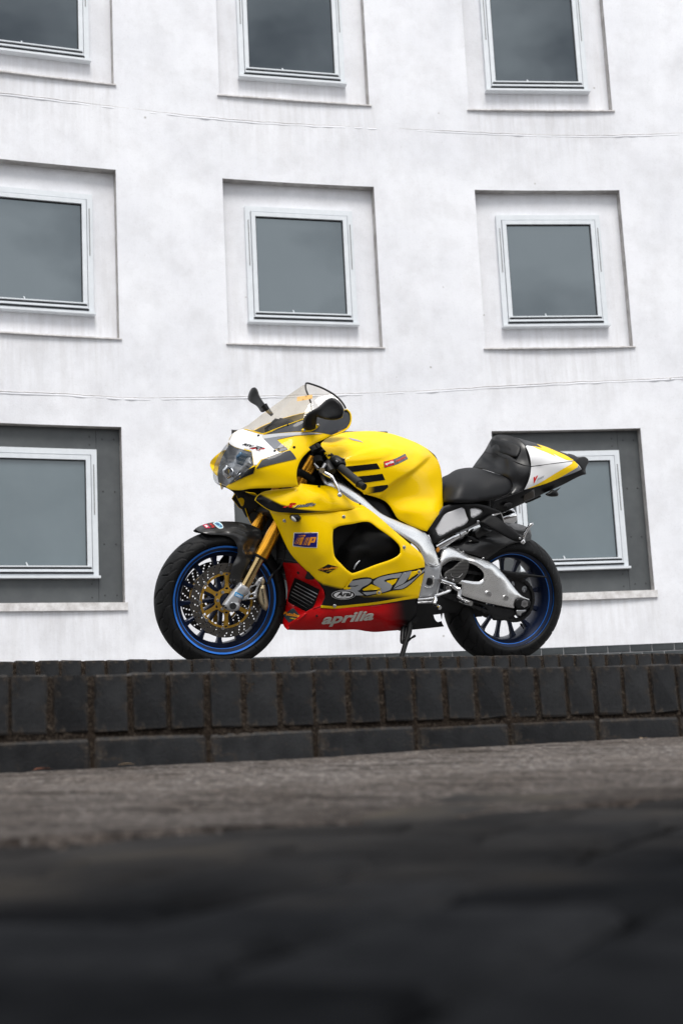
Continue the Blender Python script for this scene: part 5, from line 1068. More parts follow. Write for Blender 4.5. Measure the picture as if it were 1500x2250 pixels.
# --- mirrors
def z2(x, y, *r): return (500 + x / 5, 830 + y / 5) + r
mir = pillow('mirror', [z2(*q) for q in [(880, 390), (1000, 318), (1110, 228), (1160, 220), (1210, 248), (1258, 300), (1280, 370), (1258, 440), (1200, 460), (1100, 462), (1030, 445), (985, 430), (975, 500), (968, 560), (920, 578), (840, 560), (835, 530), (845, 440)]], [z2(880, 390, 0.235), z2(860, 560, 0.205), z2(960, 560, 0.205), z2(1000, 400, 0.27), z2(1160, 220, 0.34), z2(1270, 380, 0.37), z2(1100, 460, 0.33), z2(1150, 350, 0.34)], 0.022, M_PLAS, 3.0, soft=5.0, ang=45)
mir['label'] = 'black rear-view mirror on the near side'
mfoot = pillow('mirror_foot', [z2(*q) for q in [(808, 570), (830, 553), (880, 572), (940, 555), (975, 510), (1000, 505), (1010, 522), (975, 560), (930, 585), (850, 596), (815, 592)]], [(0, 0, 0.208)], 0.005, M_YEL, 3, mir, soft=3)
bolt(*z2(842, 575), 0.213, 0.005, M_STEEL, 0.004, mir); bolt(*z2(990, 518), 0.213, 0.005, M_STEEL, 0.004, mir)
far = pillow('mirror', [z2(*q) for q in [(228, 230), (248, 145), (275, 108), (300, 103), (322, 122), (350, 195), (400, 275), (445, 330), (400, 375), (372, 378), (325, 312), (265, 275), (235, 248)]], [z2(250, 150, -0.36), z2(300, 200, -0.33), z2(440, 330, -0.20), z2(240, 240, -0.36)], 0.022, M_PLAS, 3.0, soft=5, ang=45); bar('mirror_stem', [(580, 891, -0.205), (588, 901, -0.192), (598, 912, -0.180)], [0.016, 0.012, 0.008], M_PLAS, 12, parent=far); far['label'] = 'black rear-view mirror on the far side'

# --- tank
def z4(x, y, *r): return (660 + x / 3.75, 930 + y / 3.75) + r
tank_o = [z4(*q) for q in [(170, 165), (205, 130), (265, 103), (350, 78), (450, 68), (540, 64), (620, 66), (740, 84), (860, 122), (960, 163), (1050, 215), (1110, 270), (1145, 340), (1162, 420), (1168, 500), (1170, 600), (1173, 690), (1110, 790), (1040, 892), (1000, 882), (930, 852), (870, 825), (800, 785), (765, 730), (735, 680), (700, 645), (650, 620), (590, 600), (545, 588), (480, 548), (400, 480), (320, 400), (250, 320), (200, 250), (172, 200)]]
tank_base = tps([z4(*q) for q in [(170, 165, 0.10), (205, 130, 0.06), (265, 103, 0.02), (350, 78, 0.0), (450, 68, 0.0), (540, 64, 0.0), (620, 66, 0.0), (740, 84, 0.0), (860, 122, 0.0), (960, 163, 0.0), (1050, 215, 0.0), (1110, 270, 0.0), (1145, 340, 0.012), (1162, 420, 0.03), (1168, 500, 0.05), (1173, 690, 0.10),
    (300, 160, 0.092), (430, 130, 0.080), (560, 120, 0.076), (720, 145, 0.078), (880, 195, 0.075), (1000, 245, 0.062), (250, 250, 0.145), (380, 225, 0.144), (520, 200, 0.142), (680, 205, 0.138), (800, 230, 0.130), (930, 285, 0.110), (1060, 335, 0.072),
    (340, 335, 0.176), (470, 330, 0.180), (620, 330, 0.181), (760, 340, 0.176), (870, 350, 0.162), (980, 390, 0.132), (1085, 430, 0.090), (450, 430, 0.180), (600, 430, 0.183), (740, 440, 0.181), (880, 470, 0.166), (1010, 500, 0.134), (1120, 530, 0.090),
    (545, 588, 0.172), (620, 560, 0.178), (700, 590, 0.176), (820, 600, 0.168), (950, 620, 0.154), (1070, 620, 0.130), (1160, 630, 0.102), (765, 730, 0.160), (880, 730, 0.170), (1000, 730, 0.166), (1100, 720, 0.146), (870, 825, 0.166), (960, 830, 0.172), (1040, 892, 0.172), (1110, 790, 0.155)]])
KNEE = np.array([z4(*q) for q in [(1100, 225), (1060, 262), (1000, 320), (930, 380), (850, 435), (770, 485), (722, 522), (690, 560), (640, 625)]])
LOBE = smooth_loop([z4(*q) for q in [(330, 318), (400, 265), (520, 225), (640, 195), (740, 185), (778, 205), (760, 250), (690, 285), (560, 312), (430, 325)]], 4)
def poly_side(q, line):
    a_, b_ = line[:-1], line[1:]; ab = b_ - a_; t = np.clip(((q[:, None] - a_[None]) * ab[None]).sum(-1) / (ab ** 2).sum(1)[None], 0, 1)
    v = q[:, None] - (a_[None] + t[..., None] * ab[None]); d = np.linalg.norm(v, axis=-1); i = d.argmin(1); r = np.arange(len(q)); cr_ = ab[i, 0] * v[r, i, 1] - ab[i, 1] * v[r, i, 0]
    return d[r, i] * np.sign(cr_)
def tank_c(q):
    y = tank_base(q); s = -poly_side(q, KNEE); fade_ = 1 - sstep(1090, 1128, q[:, 1]); top_ = sstep(988, 1004, q[:, 1])
    y = y - 0.021 * sstep(-2.0, 7.5, s) * fade_ * top_ * np.clip(y / 0.08, 0, 1)
    ins = inside(q, LOBE); d = bdist(q, [LOBE]); y = y + 0.0045 * sstep(-3.5, 5.0, np.where(ins, d, -d)); return y
tank = panel('fuel_tank', tank_o, tank_c, step=3.6, edge=0.003, er=3, paint=YEL, thick=0.003, label='yellow fuel tank with three black flashes')
def z8(x, y): return (650 + x / 6, 960 + y / 6)
decal('paint_flash', [z8(560, 395), z8(700, 385), z8(850, 370), z8(1065, 347), z8(1108, 420), z8(900, 442), z8(720, 462), z8(600, 440)], 'fuel_tank', M_BLKP, 0.0009, 4, tank)
decal('paint_flash', [z8(720, 530), z8(870, 515), z8(1000, 502), z8(1138, 484), z8(1174, 567), z8(1040, 585), z8(900, 602), z8(800, 590)], 'fuel_tank', M_BLKP, 0.0009, 4, tank)
def p_f3(px, py): return lerpc(YEL, BLK, sstep(800, 824, px))
decal('paint_flash', [z8(930, 690), z8(960, 665), z8(1080, 645), z8(1208, 630), z8(1216, 660), z8(1150, 712), z8(1050, 735), z8(900, 758), z8(880, 740)], 'fuel_tank', M_PAINT, 0.0009, 3, tank, paint=p_f3)
decal('sticker', [z8(1155, 325), z8(1300, 288), z8(1438, 220), z8(1476, 290), z8(1330, 360), z8(1162, 406)], 'fuel_tank', mat('sticker_grey', (0.06, 0.058, 0.062), 0.3, coat=1.0), 0.0009, 4, tank)
decal('sticker', [z8(1160, 328), z8(1283, 296), z8(1293, 366), z8(1167, 400)], 'fuel_tank', flat('sticker_bright_red', (0.65, 0.015, 0.015)), 0.0016, 4, tank)
lettering('lettering', 'aprilia', z8(1172, 384), z8(1284, 350), z8(1174, 340), 'fuel_tank', M_WHT, 0.0026, bold=0.04, parent=tank)
lettering('lettering', 'racing', z8(1312, 352), z8(1448, 288), z8(1312, 305), 'fuel_tank', flat('sticker_orange_red', (0.75, 0.06, 0.02)), 0.0024, shear=0.1, bold=0.02, parent=tank)
decal('emblem', [z8(690, 12), z8(760, 25), z8(840, 48), z8(895, 80), z8(850, 66), z8(770, 50), z8(710, 28)], 'fuel_tank', M_SILV, 0.0012, 3, tank)
pillow('frame_cover', [(700, 1010), (735, 1035), (770, 1062), (800, 1085), (845, 1108), (868, 1140), (900, 1155), (935, 1170), (905, 1172), (850, 1148), (800, 1110), (750, 1060), (700, 1030)], [(700, 1010, 0.10), (800, 1085, 0.125), (868, 1140, 0.130), (935, 1170, 0.145), (750, 1060, 0.12), (850, 1148, 0.14)], 0.012, M_INNER, 4, mirror=True, soft=5)
# --- seat, seat unit and tail
def z5(x, y, *r): return (940 + x / 4.054, 930 + y / 4.054) + r
seat = pillow('seat', [z5(*q) for q in [(122, 500), (130, 478), (180, 455), (240, 418), (310, 400), (390, 394), (470, 405), (580, 440), (690, 482), (735, 515), (752, 560), (745, 605), (700, 640), (600, 672), (450, 702), (330, 708), (200, 708), (140, 705), (128, 640)]],
    [z5(*q) for q in [(125, 490, -0.05), (240, 418, -0.05), (390, 394, -0.06), (580, 440, 0.03), (735, 515, 0.085), (745, 605, 0.10), (600, 672, 0.118), (450, 702, 0.125), (200, 708, 0.12), (128, 640, 0.055), (300, 500, 0.06), (400, 580, 0.105), (550, 560, 0.095), (250, 600, 0.105)]], 0.020, M_SEAT, 4.5, soft=9, back=0.3)
hump_o = [z5(*q) for q in [(395, 394), (440, 330), (500, 250), (545, 170), (570, 130), (600, 108), (650, 100), (710, 106), (770, 125), (830, 160), (870, 205), (900, 280), (915, 350), (916, 410), (905, 470), (880, 540), (850, 598), (790, 618), (735, 632), (748, 600), (752, 560), (735, 512), (690, 478), (580, 436), (480, 404)]]
hump_c = [z5(*q) for q in [(395, 394, -0.10), (500, 250, -0.115), (545, 170, -0.105), (600, 108, -0.06), (650, 100, -0.04), (770, 125, 0.02), (870, 205, 0.085), (915, 380, 0.128), (880, 540, 0.135), (850, 598, 0.135), (735, 632, 0.128), (752, 560, 0.105), (690, 478, 0.07), (580, 436, 0.0), (700, 300, 0.055), (800, 400, 0.105), (600, 330, -0.02), (560, 200, -0.055), (700, 180, 0.01), (840, 320, 0.095), (830, 500, 0.122)]]
hump = panel('seat_hump', hump_o, hump_c, M_GLOSSB, step=4.5, edge=0.004, er=4, mirror=False, inner=False, label='black seat hump with padded backrest')
pad = pillow('backrest_pad', [z5(*q) for q in [(562, 142), (600, 138), (700, 155), (790, 178), (828, 205), (828, 235), (800, 300), (785, 306), (700, 288), (600, 252), (555, 235), (552, 215)]], [z5(*q) for q in [(562, 142, -0.075), (700, 155, 0.0), (828, 215, 0.07), (790, 303, 0.085), (552, 230, -0.065), (680, 230, 0.015)]], 0.016, M_SEAT, 3.5, hump, soft=5)
lettering('lettering', 'aprilia', z5(605, 212), z5(735, 248), z5(608, 175), 'backrest_pad', M_INNER, 0.0006, shear=0.2, bold=0.02, parent=pad)
LN = [z5(*q) for q in [(500, 258, -0.112), (580, 275, -0.06), (680, 308, 0.02), (780, 345, 0.085), (860, 375, 0.118), (918, 382, 0.130)]]
v, f = sweep(curve3([Vector(c_) for c_ in cast(['seat_hump'], [q[:2] for q in LN], 0.0002)], 5), 0.002, 6); link('panel_gap', mesh('panel_gap', v, f), M_INNER, hump)
tail_o = [z5(*q) for q in [(870, 205), (830, 160), (770, 125), (830, 138), (900, 160), (1000, 188), (1100, 222), (1190, 255), (1245, 273), (1300, 285), (1325, 300), (1380, 400), (1405, 455), (1375, 462), (1200, 548), (1000, 640), (860, 708), (780, 745), (700, 780), (630, 800), (560, 770), (600, 690), (700, 655), (800, 620), (850, 598), (880, 540), (905, 470), (916, 410), (915, 350), (900, 280)]]
tail_c = [z5(*q) for q in [(770, 125, 0.02), (870, 205, 0.086), (915, 380, 0.129), (850, 598, 0.136), (700, 655, 0.13), (560, 770, 0.12), (630, 800, 0.09), (860, 708, 0.085), (1000, 640, 0.075), (1200, 548, 0.06), (1405, 455, 0.035), (1380, 400, 0.05), (1300, 285, 0.012), (1190, 255, 0.0), (1100, 222, 0.0), (1000, 188, 0.0), (900, 160, 0.005), (830, 138, 0.01), (960, 220, 0.075), (1050, 260, 0.075), (1150, 300, 0.068), (1250, 320, 0.052), (920, 230, 0.083), (1000, 400, 0.122), (1150, 400, 0.096), (1280, 370, 0.064), (950, 520, 0.131), (1100, 480, 0.105), (1250, 450, 0.070), (900, 600, 0.130), (1050, 560, 0.106), (850, 650, 0.12), (750, 720, 0.11)]]
def p_tail(px, py):
    wl = np.interp(px, (1100, 1150, 1180, 1236, 1283), (1098, 1078, 1068, 1050, 1036)); c = np.tile(np.array(WHT), (len(px), 1))
    top = np.interp(px, (1120, 1155, 1178, 1190, 1215, 1260), (985, 978.5, 984, 978, 988, 1008)); c = lerpc_a(c, BLK, (py < top).astype(float)); return lerpc_a(c, BLK, (py > wl).astype(float))
tail = panel('tail_unit', tail_o, tail_c, step=3.6, edge=0.002, er=3, paint=BLK, label='pointed tail unit painted white, yellow and black')
decal('paint_flash', [z5(*q) for q in [(868, 205), (880, 198), (925, 205), (960, 208), (1060, 240), (1150, 275), (1240, 318), (1298, 333), (1100, 358), (918, 382), (912, 330), (895, 262)]], 'tail_unit', M_WHT, 0.0008, 4, tail)
decal('paint_flash', [z5(*q) for q in [(918, 388), (1100, 363), (1300, 338), (1340, 372), (1366, 408), (1250, 450), (1100, 505), (940, 565), (855, 592), (885, 535), (908, 465)]], 'tail_unit', M_WHT, 0.0008, 4, tail)
decal('paint_flash', [z5(*q) for q in [(925, 204), (1015, 220), (965, 186), (1050, 212), (1130, 245), (1220, 285), (1298, 331), (1245, 330), (1180, 305), (1110, 268), (1140, 300), (1060, 262), (990, 235)]], 'tail_unit', M_YEL, 0.0014, 3.5, tail, ang=25)
decal('paint_flash', [z5(*q) for q in [(1283, 340), (1303, 338), (1336, 372), (1328, 392), (1180, 480), (1050, 535), (880, 585), (980, 538), (1150, 435), (1280, 360)]], 'tail_unit', M_YEL, 0.0014, 3.5, tail, ang=25)
decal('paint_flash', [z5(*q) for q in [(1336, 374), (1366, 410), (1300, 440), (1160, 490), (1330, 394)]], 'tail_unit', M_GRY, 0.0014, 3.5, tail, ang=25)
v, f = sweep([Vector(c_) for c_ in cast(['tail_unit'], [z5(*q) for q in [(918, 384), (1000, 373), (1100, 360), (1200, 348), (1297, 336)]], 0.0012)], 0.0013, 6); link('panel_gap', mesh('panel_gap', v, f), M_INNER, tail)
lettering('lettering', 'V', z5(932, 537), z5(972, 520), z5(938, 480), 'tail_unit', flat('sticker_bright_red', (0.65, 0.015, 0.015)), 0.0018, shear=0.3, bold=0.10, parent=tail)
for k in range(5): decal('badge_stroke', [z5(*q) for q in [(968 + k * 12, 511 - k * 5.5), (978 + k * 12, 489 - k * 5.5), (983 + k * 12, 487 - k * 5.5), (973 + k * 12, 509 - k * 5.5)]], 'tail_unit', M_GRY, 0.0018, 4, tail)
lamp = pillow('tail_lamp', [z5(*q) for q in [(1245, 268), (1300, 282), (1330, 300), (1400, 300), (1425, 318), (1432, 345), (1408, 390), (1402, 420), (1410, 452), (1395, 455), (1366, 405), (1300, 330)]], [z5(*q) for q in [(1245, 268, 0.0), (1400, 300, -0.02), (1432, 345, -0.01), (1410, 452, 0.02), (1366, 405, 0.05), (1300, 330, 0.035)]], 0.010, M_MATT, 3.5, tail, soft=6)
pillow('rear_indicator', [z5(*q) for q in [(1045, 630), (1080, 612), (1105, 590), (1130, 598), (1185, 570), (1150, 605), (1165, 630), (1155, 650), (1110, 655), (1060, 645)]], [(0, 0, 0.09)], 0.016, M_PLAS, 3, soft=4)
pillow('number_plate_bracket', [z5(*q) for q in [(860, 705), (1000, 640), (1010, 655), (960, 678), (935, 690), (870, 715)]], [(0, 0, 0.06)], 0.006, M_PLAS, 3, soft=3)
rs = pillow('seat_lock_boss', [z5(*q) for q in [(672, 735), (690, 712), (730, 705), (750, 715), (745, 745), (700, 762), (675, 755)]], [(0, 0, 0.120)], 0.006, M_INNER, 3, soft=3)
bolt(*z5(698, 737), 0.126, 0.006, M_DARKM, 0.003, rs)
pillow('taillight_band', [z5(*q) for q in [(850, 610), (945, 585), (950, 660), (850, 700)]], [(0, 0, 0.118)], 0.006, mat('smoked_reflector', (0.03, 0.026, 0.022), 0.3), 4, tail, soft=3)
# subframe cover with perforated windows
h1 = [z5(*q) for q in [(62, 940), (100, 880), (150, 810), (230, 775), (300, 750), (325, 765), (340, 815), (350, 862), (338, 885), (230, 942), (112, 1006), (92, 998)]]
h2 = [z5(*q) for q in [(374, 768), (385, 757), (440, 756), (482, 773), (484, 790), (445, 818), (405, 840), (388, 835)]]
sub = panel('subframe_cover', [z5(*q) for q in [(130, 742), (220, 715), (300, 707), (400, 712), (470, 722), (560, 745), (650, 785), (640, 800), (600, 805), (520, 835), (430, 890), (280, 960), (150, 1022), (60, 1072), (42, 1076), (20, 1020), (-4, 955)]], [z5(*q) for q in [(130, 742, 0.125), (300, 707, 0.128), (560, 745, 0.122), (640, 800, 0.112), (430, 890, 0.122), (150, 1022, 0.138), (42, 1076, 0.150), (-4, 955, 0.150), (200, 850, 0.138), (400, 800, 0.128)]], M_PLAS, holes=[h1, h2], step=4.5, edge=0.004, er=2.5, inner=False)
for h, y in ((h1, 0.126), (h2, 0.118)):
    c_ = np.mean(np.array(h), 0); big = [tuple(c_ + (np.array(q) - c_) * 1.06) for q in h]; panel('perforated_grille', big, [(*big[0], y + 0.006), (*big[len(big) // 2], y), (*big[len(big) // 3], y), (*big[-2], y + 0.008)], M_MESH, step=5, edge=0, thick=0.001, inner=False, parent=sub)
bolt(*z5(445, 880), 0.128, 0.008, M_STEEL, 0.005, sub); bolt(*z5(48, 995), 0.150, 0.007, M_INNER, 0.002, sub)
# --- pillion peg hanger and silencer
hang = pillow('peg_hanger', Q(930, 1130, 6, [(740, 105), (790, 70), (880, 15), (940, 20), (1000, 60), (1200, 220), (1290, 290), (1300, 330), (1270, 360), (1210, 355), (1000, 250), (850, 165)]), Q(930, 1130, 6, [(740, 105, 0.13), (940, 20, 0.13), (1290, 290, 0.185), (1210, 355, 0.18), (1000, 150, 0.155)]), 0.010, M_MATT, 4, soft=2.5)
bolt(930 + 1270 / 6, 1130 + 318 / 6, 0.195, 0.006, M_STEEL, 0.004, hang)
peg = pillow('pillion_peg', Q(930, 1130, 6, [(1405, 118), (1440, 108), (1452, 135), (1420, 165), (1350, 280), (1335, 340), (1345, 370), (1320, 405), (1270, 370), (1310, 330), (1310, 290), (1350, 200)]), [(0, 0, 0.20)], 0.010, M_CHROME, 3, hang, soft=3)
for k in range(7): bolt(930 + (1305 + k * 13) / 6, 1130 + (262 - k * 18) / 6, 0.206, 0.0035, M_DARKM, 0.004, peg)
EX = [(955, 1203, 0.10), (985, 1186, 0.095), (1003, 1176, 0.085), (1025, 1164, 0.06), (1075, 1145, -0.05)]
ex = bar('exhaust_pipe', EX, [0.021, 0.021, 0.023, 0.028, 0.034], M_CHROME, 20); bar('pipe_clamp', [(1003, 1176, 0.085), (1009, 1172.5, 0.08)], 0.028, M_STEEL, 20, parent=ex, smooth=False)
bar('silencer', [(1096, 1141, -0.13), (1104, 1138.5, -0.13), (1117, 1134, -0.13), (1126, 1131, -0.13)], [0.046, 0.046, 0.046, 0.036], M_CHROME, 28, parent=ex, smooth=False)
bar('silencer_tip', [(1124, 1131.6, -0.13), (1127.5, 1130.5, -0.13)], 0.030, M_DARKM, 24, parent=ex, smooth=False)
panel('dark_filler', [(968, 1196), (1000, 1172), (1046, 1150), (1100, 1128), (1108, 1150), (1060, 1165), (1042, 1195), (1010, 1212), (975, 1208)], [(968, 1196, 0.04), (1100, 1128, 0.02), (1060, 1165, 0.03), (1010, 1212, 0.05)], M_INNER, step=7, edge=0, mirror=False, inner=False)  # dark filler sheet added to keep the gap under the subframe black
bar('seat_rail', [(958, 1196, 0.10), (1000, 1174, 0.10), (1048, 1150, 0.10)], 0.008, M_CAST, 8)
# --- rear hugger
hug_o = Q(930, 1130, 6, [(330, 412), (420, 395), (500, 372), (560, 320), (650, 240), (740, 190), (800, 165), (900, 140), (1060, 112), (1150, 112), (1250, 128), (1340, 155), (1400, 195), (1420, 250), (1418, 350), (1370, 360), (1250, 370), (1150, 395), (1050, 440), (960, 500), (880, 560), (830, 600), (760, 570), (640, 530), (520, 500), (440, 460)])
hug_c = Q(930, 1130, 6, [(330, 405, 0.07), (560, 290, 0.06), (740, 190, 0.04), (900, 140, 0.0), (1060, 112, -0.02), (1250, 128, -0.02), (1370, 170, 0.02), (1420, 250, 0.075), (1418, 350, 0.10), (1250, 370, 0.112), (1150, 395, 0.114), (960, 500, 0.116), (830, 600, 0.116), (520, 500, 0.098), (700, 330, 0.088), (900, 300, 0.094), (1100, 250, 0.08), (1150, 160, 0.045), (1300, 200, 0.055), (1000, 400, 0.11), (760, 500, 0.11), (1200, 300, 0.098)])
hug = panel('rear_mudguard', hug_o, hug_c, M_CARB, step=4.5, edge=0.003, er=3, mirror=False, thick=0.003, inner=False)
pillow('mudguard_scoop', Q(930, 1130, 6, [(660, 240), (700, 200), (790, 165), (900, 215), (880, 240), (780, 290), (720, 325), (690, 315)]), [(0, 0, 0.092)], 0.012, M_CARB, 4, hug, soft=5)
pillow('mudguard_fin', Q(930, 1130, 6, [(570, 290), (620, 288), (740, 350), (735, 370), (660, 370)]), [(0, 0, 0.10)], 0.008, M_PLAS, 3, hug, soft=3)
for q in ((455, 465), (520, 497), (785, 580)): bolt(930 + q[0] / 6, 1130 + q[1] / 6, 'rear_mudguard', 0.0055, M_STEEL, 0.005, hug)
# --- swingarm
def z9(x, y, *r): return (880 + x / 3.947, 1120 + y / 3.947) + r
sw_o = [z9(*q) for q in [(338, 470), (345, 400), (360, 330), (400, 308), (480, 335), (600, 395), (680, 420), (740, 438), (800, 468), (860, 520), (910, 575), (960, 640), (1010, 705), (1060, 752), (1115, 775), (1118, 800), (1020, 765), (1005, 790), (985, 858), (900, 842), (740, 808), (620, 775), (530, 745), (522, 700), (530, 650), (430, 625), (345, 590)]]
sw_win = [z9(*q) for q in [(350, 545), (360, 490), (440, 440), (540, 448), (600, 462), (660, 488), (705, 528), (722, 565), (715, 600), (690, 622), (640, 622), (560, 612), (460, 605), (370, 598)]]
sw_c = [z9(*q) for q in [(338, 470, 0.118), (400, 308, 0.090), (480, 335, 0.096), (600, 395, 0.106), (740, 438, 0.116), (860, 520, 0.122), (960, 640, 0.122), (1060, 752, 0.122), (1115, 775, 0.120), (985, 858, 0.124), (740, 808, 0.124), (530, 745, 0.124), (345, 590, 0.120), (430, 400, 0.114), (640, 440, 0.128), (780, 490, 0.134), (860, 580, 0.135), (760, 620, 0.132), (640, 690, 0.133), (820, 700, 0.135), (940, 745, 0.133), (600, 740, 0.130)]]
sw = panel('swingarm', sw_o, sw_c, M_ALU, holes=[sw_win], step=3.4, edge=0.007, er=4.2, inner=False, thick=0.01, label='polished aluminium swingarm')
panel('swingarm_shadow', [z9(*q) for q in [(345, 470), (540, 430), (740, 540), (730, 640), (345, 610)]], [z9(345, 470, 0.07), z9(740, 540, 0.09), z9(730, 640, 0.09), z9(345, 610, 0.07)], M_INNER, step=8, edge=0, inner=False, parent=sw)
for q in ((765, 733), (912, 768)):
    c_ = z9(*q); v, f = sweep([p3(*c_, 0.128), p3(*c_, 0.1425), p3(*c_, 0.1425), p3(*c_, 0.139), p3(*c_, 0.1415)], [0.014, 0.0135, 0.0105, 0.0100, 0.005], 20); link('bung', mesh('bung', v, f, True, sharp=40), M_ALU, sw)
end = pillow('axle_block', [z9(*q) for q in [(1000, 775), (1030, 768), (1110, 782), (1128, 800), (1120, 845), (1085, 862), (1000, 855), (992, 820)]], [(0, 0, 0.118)], 0.012, M_DARKM, 3, sw, soft=3)
v, f = sweep([p3(*z9(1072, 815), 0.122), p3(*z9(1072, 815), 0.137), p3(*z9(1072, 815), 0.137), p3(*z9(1072, 815), 0.130)], [0.019, 0.018, 0.009, 0.0085], 6); link('axle_nut', mesh('axle_nut', v, f), M_STEEL, end)
pillow('chain_adjuster', [z9(*q) for q in [(1000, 868), (1090, 865), (1085, 885), (1050, 900), (1040, 925), (1010, 915), (1000, 890)]], [(0, 0, 0.12)], 0.010, M_STEEL, 3, sw, soft=3)
pillow('caliper_carrier', [z9(*q) for q in [(1055, 700), (1075, 675), (1100, 690), (1110, 740), (1120, 780), (1090, 770), (1060, 740)]], [(0, 0, 0.085)], 0.008, M_CAST, 3, sw, soft=3)
pillow('adjuster_wedge', [z9(*q) for q in [(1090, 700), (1115, 675), (1130, 740), (1125, 790), (1105, 760)]], [(0, 0, 0.07)], 0.006, M_BLUED, 3, sw, soft=3)
heel = pillow('heel_guard', Q(880, 1180, 8.3333, [(1130, 425), (1190, 415), (1240, 440), (1250, 480), (1220, 640), (1190, 700), (1090, 820), (1030, 865), (900, 820), (800, 760), (790, 700), (810, 650), (940, 570)]), [(0, 0, 0.150)], 0.006, M_RIBS, 3.5, soft=3)
bar('heel_guard_rib', [(990.5, 1260, 0.157), (991.5, 1266, 0.157), (1005, 1269.5, 0.157), (1013, 1264, 0.157), (1016, 1260, 0.157)], 0.0016, M_STEEL, 6, n=3, parent=heel)
for q in ((825, 755), (960, 795)): bolt(880 + q[0] / 8.3333, 1180 + q[1] / 8.3333, 0.157, 0.006, M_STEEL, 0.004, heel)
pillow('chain_guard', [z9(*q) for q in [(870, 520), (960, 535), (1100, 555), (1262, 578), (1262, 590), (1100, 590), (1040, 605), (940, 580), (880, 545)]], [(0, 0, 0.112)], 0.008, M_PLAS, 4, soft=3)
pillow('lower_chain_guard', [z9(*q) for q in [(530, 760), (740, 820), (985, 868), (1010, 900), (980, 925), (900, 960), (800, 960), (760, 890), (700, 830), (560, 800)]], [(0, 0, 0.104)], 0.008, M_INNER, 4, soft=3)
pillow('shock_reservoir', [(958, 1206), (963, 1201), (966, 1206), (965, 1212), (960, 1215), (957, 1212)], [(0, 0, 0.12)], 0.008, mat('orange_spring', (0.65, 0.25, 0.02), 0.4), 2, soft=2)
# --- rider's foot controls
def zc(x, y): return (880 + x / 8.3333, 1180 + y / 8.3333)
fp = bar('footrest_hanger', [(*zc(715, 795), 0.178), (*zc(845, 835), 0.178), (*zc(975, 890), 0.178)], [0.011, 0.009, 0.012], M_CHROME, 10)
bar('hanger_strut', [(*zc(715, 800), 0.176), (*zc(660, 1050), 0.176)], [0.005, 0.004], M_CAST, 8, parent=fp, smooth=False)
bar('gear_linkage', [(*zc(610, 1085), 0.182), (*zc(760, 1035), 0.182), (*zc(890, 985), 0.182), (*zc(900, 950), 0.182)], 0.0078, M_CHROME, 8, parent=fp)
v, f = sweep([p3(*zc(868, 935), 0.172), p3(*zc(868, 935), 0.184), p3(*zc(868, 935), 0.184), p3(*zc(868, 935), 0.178)], [0.0105, 0.0105, 0.0055, 0.005], 16); link('linkage_eye', mesh('linkage_eye', v, f), M_STEEL, fp)
for q in ((715, 800), (970, 905)):
    v, f = sweep([p3(*zc(*q), 0.176), p3(*zc(*q), 0.190), p3(*zc(*q), 0.190), p3(*zc(*q), 0.186)], [0.0105, 0.010, 0.005, 0.0045], 12); link('bolt', mesh('bolt', v, f, True, sharp=40), M_STEEL, fp)
bar('footrest_joint', [(*zc(960, 900), 0.180), (*zc(1020, 945), 0.190), (*zc(1085, 965), 0.20)], [0.012, 0.011, 0.012], M_CHROME, 10, parent=fp)
bar('footrest_arm', [(*zc(1085, 960), 0.20), (*zc(1075, 1060), 0.205), (*zc(1060, 1130), 0.21)], [0.011, 0.009, 0.010], M_CAST, 10, parent=fp, flat=0.6)
bar('footrest', [(*zc(1055, 1125), 0.21), (*zc(1130, 1160), 0.245), (*zc(1210, 1195), 0.28), (*zc(1285, 1215), 0.31)], [0.0125, 0.0125, 0.012, 0.011], M_CHROME, 12, parent=fp)
gl = bar('gear_lever', [(*zc(310, 1150), 0.175), (*zc(440, 1140), 0.180), (*zc(590, 1125), 0.185)], [0.007, 0.006, 0.0075], M_CHROME, 8)
bar('gear_lever_blade', [(*zc(305, 1205), 0.175), (*zc(440, 1195), 0.180), (*zc(580, 1190), 0.185)], [0.006, 0.006, 0.006], M_STEEL, 8, parent=gl)
bar('gear_lever_joint', [(*zc(615, 1095), 0.186), (*zc(635, 1150), 0.192), (*zc(610, 1225), 0.20)], [0.009, 0.010, 0.009], M_CHROME, 10, parent=gl)
bar('gear_toe_piece', [(*zc(600, 1225), 0.20), (*zc(680, 1275), 0.235)], 0.0062, M_DARKM, 10, parent=gl, smooth=False)
for k in range(6): bar('toe_piece_ring', [(*zc(608 + k * 13, 1230 + k * 8), 0.203 + k * 0.005), (*zc(613 + k * 13, 1233 + k * 8), 0.205 + k * 0.005)], 0.0075, M_STEEL, 10, parent=gl, smooth=False)
bar('toe_piece_end', [(*zc(682, 1280), 0.236), (*zc(702, 1290), 0.244), (*zc(722, 1300), 0.252)], [0.0085, 0.0105, 0.0085], M_CHROME, 12, parent=gl, smooth=False)
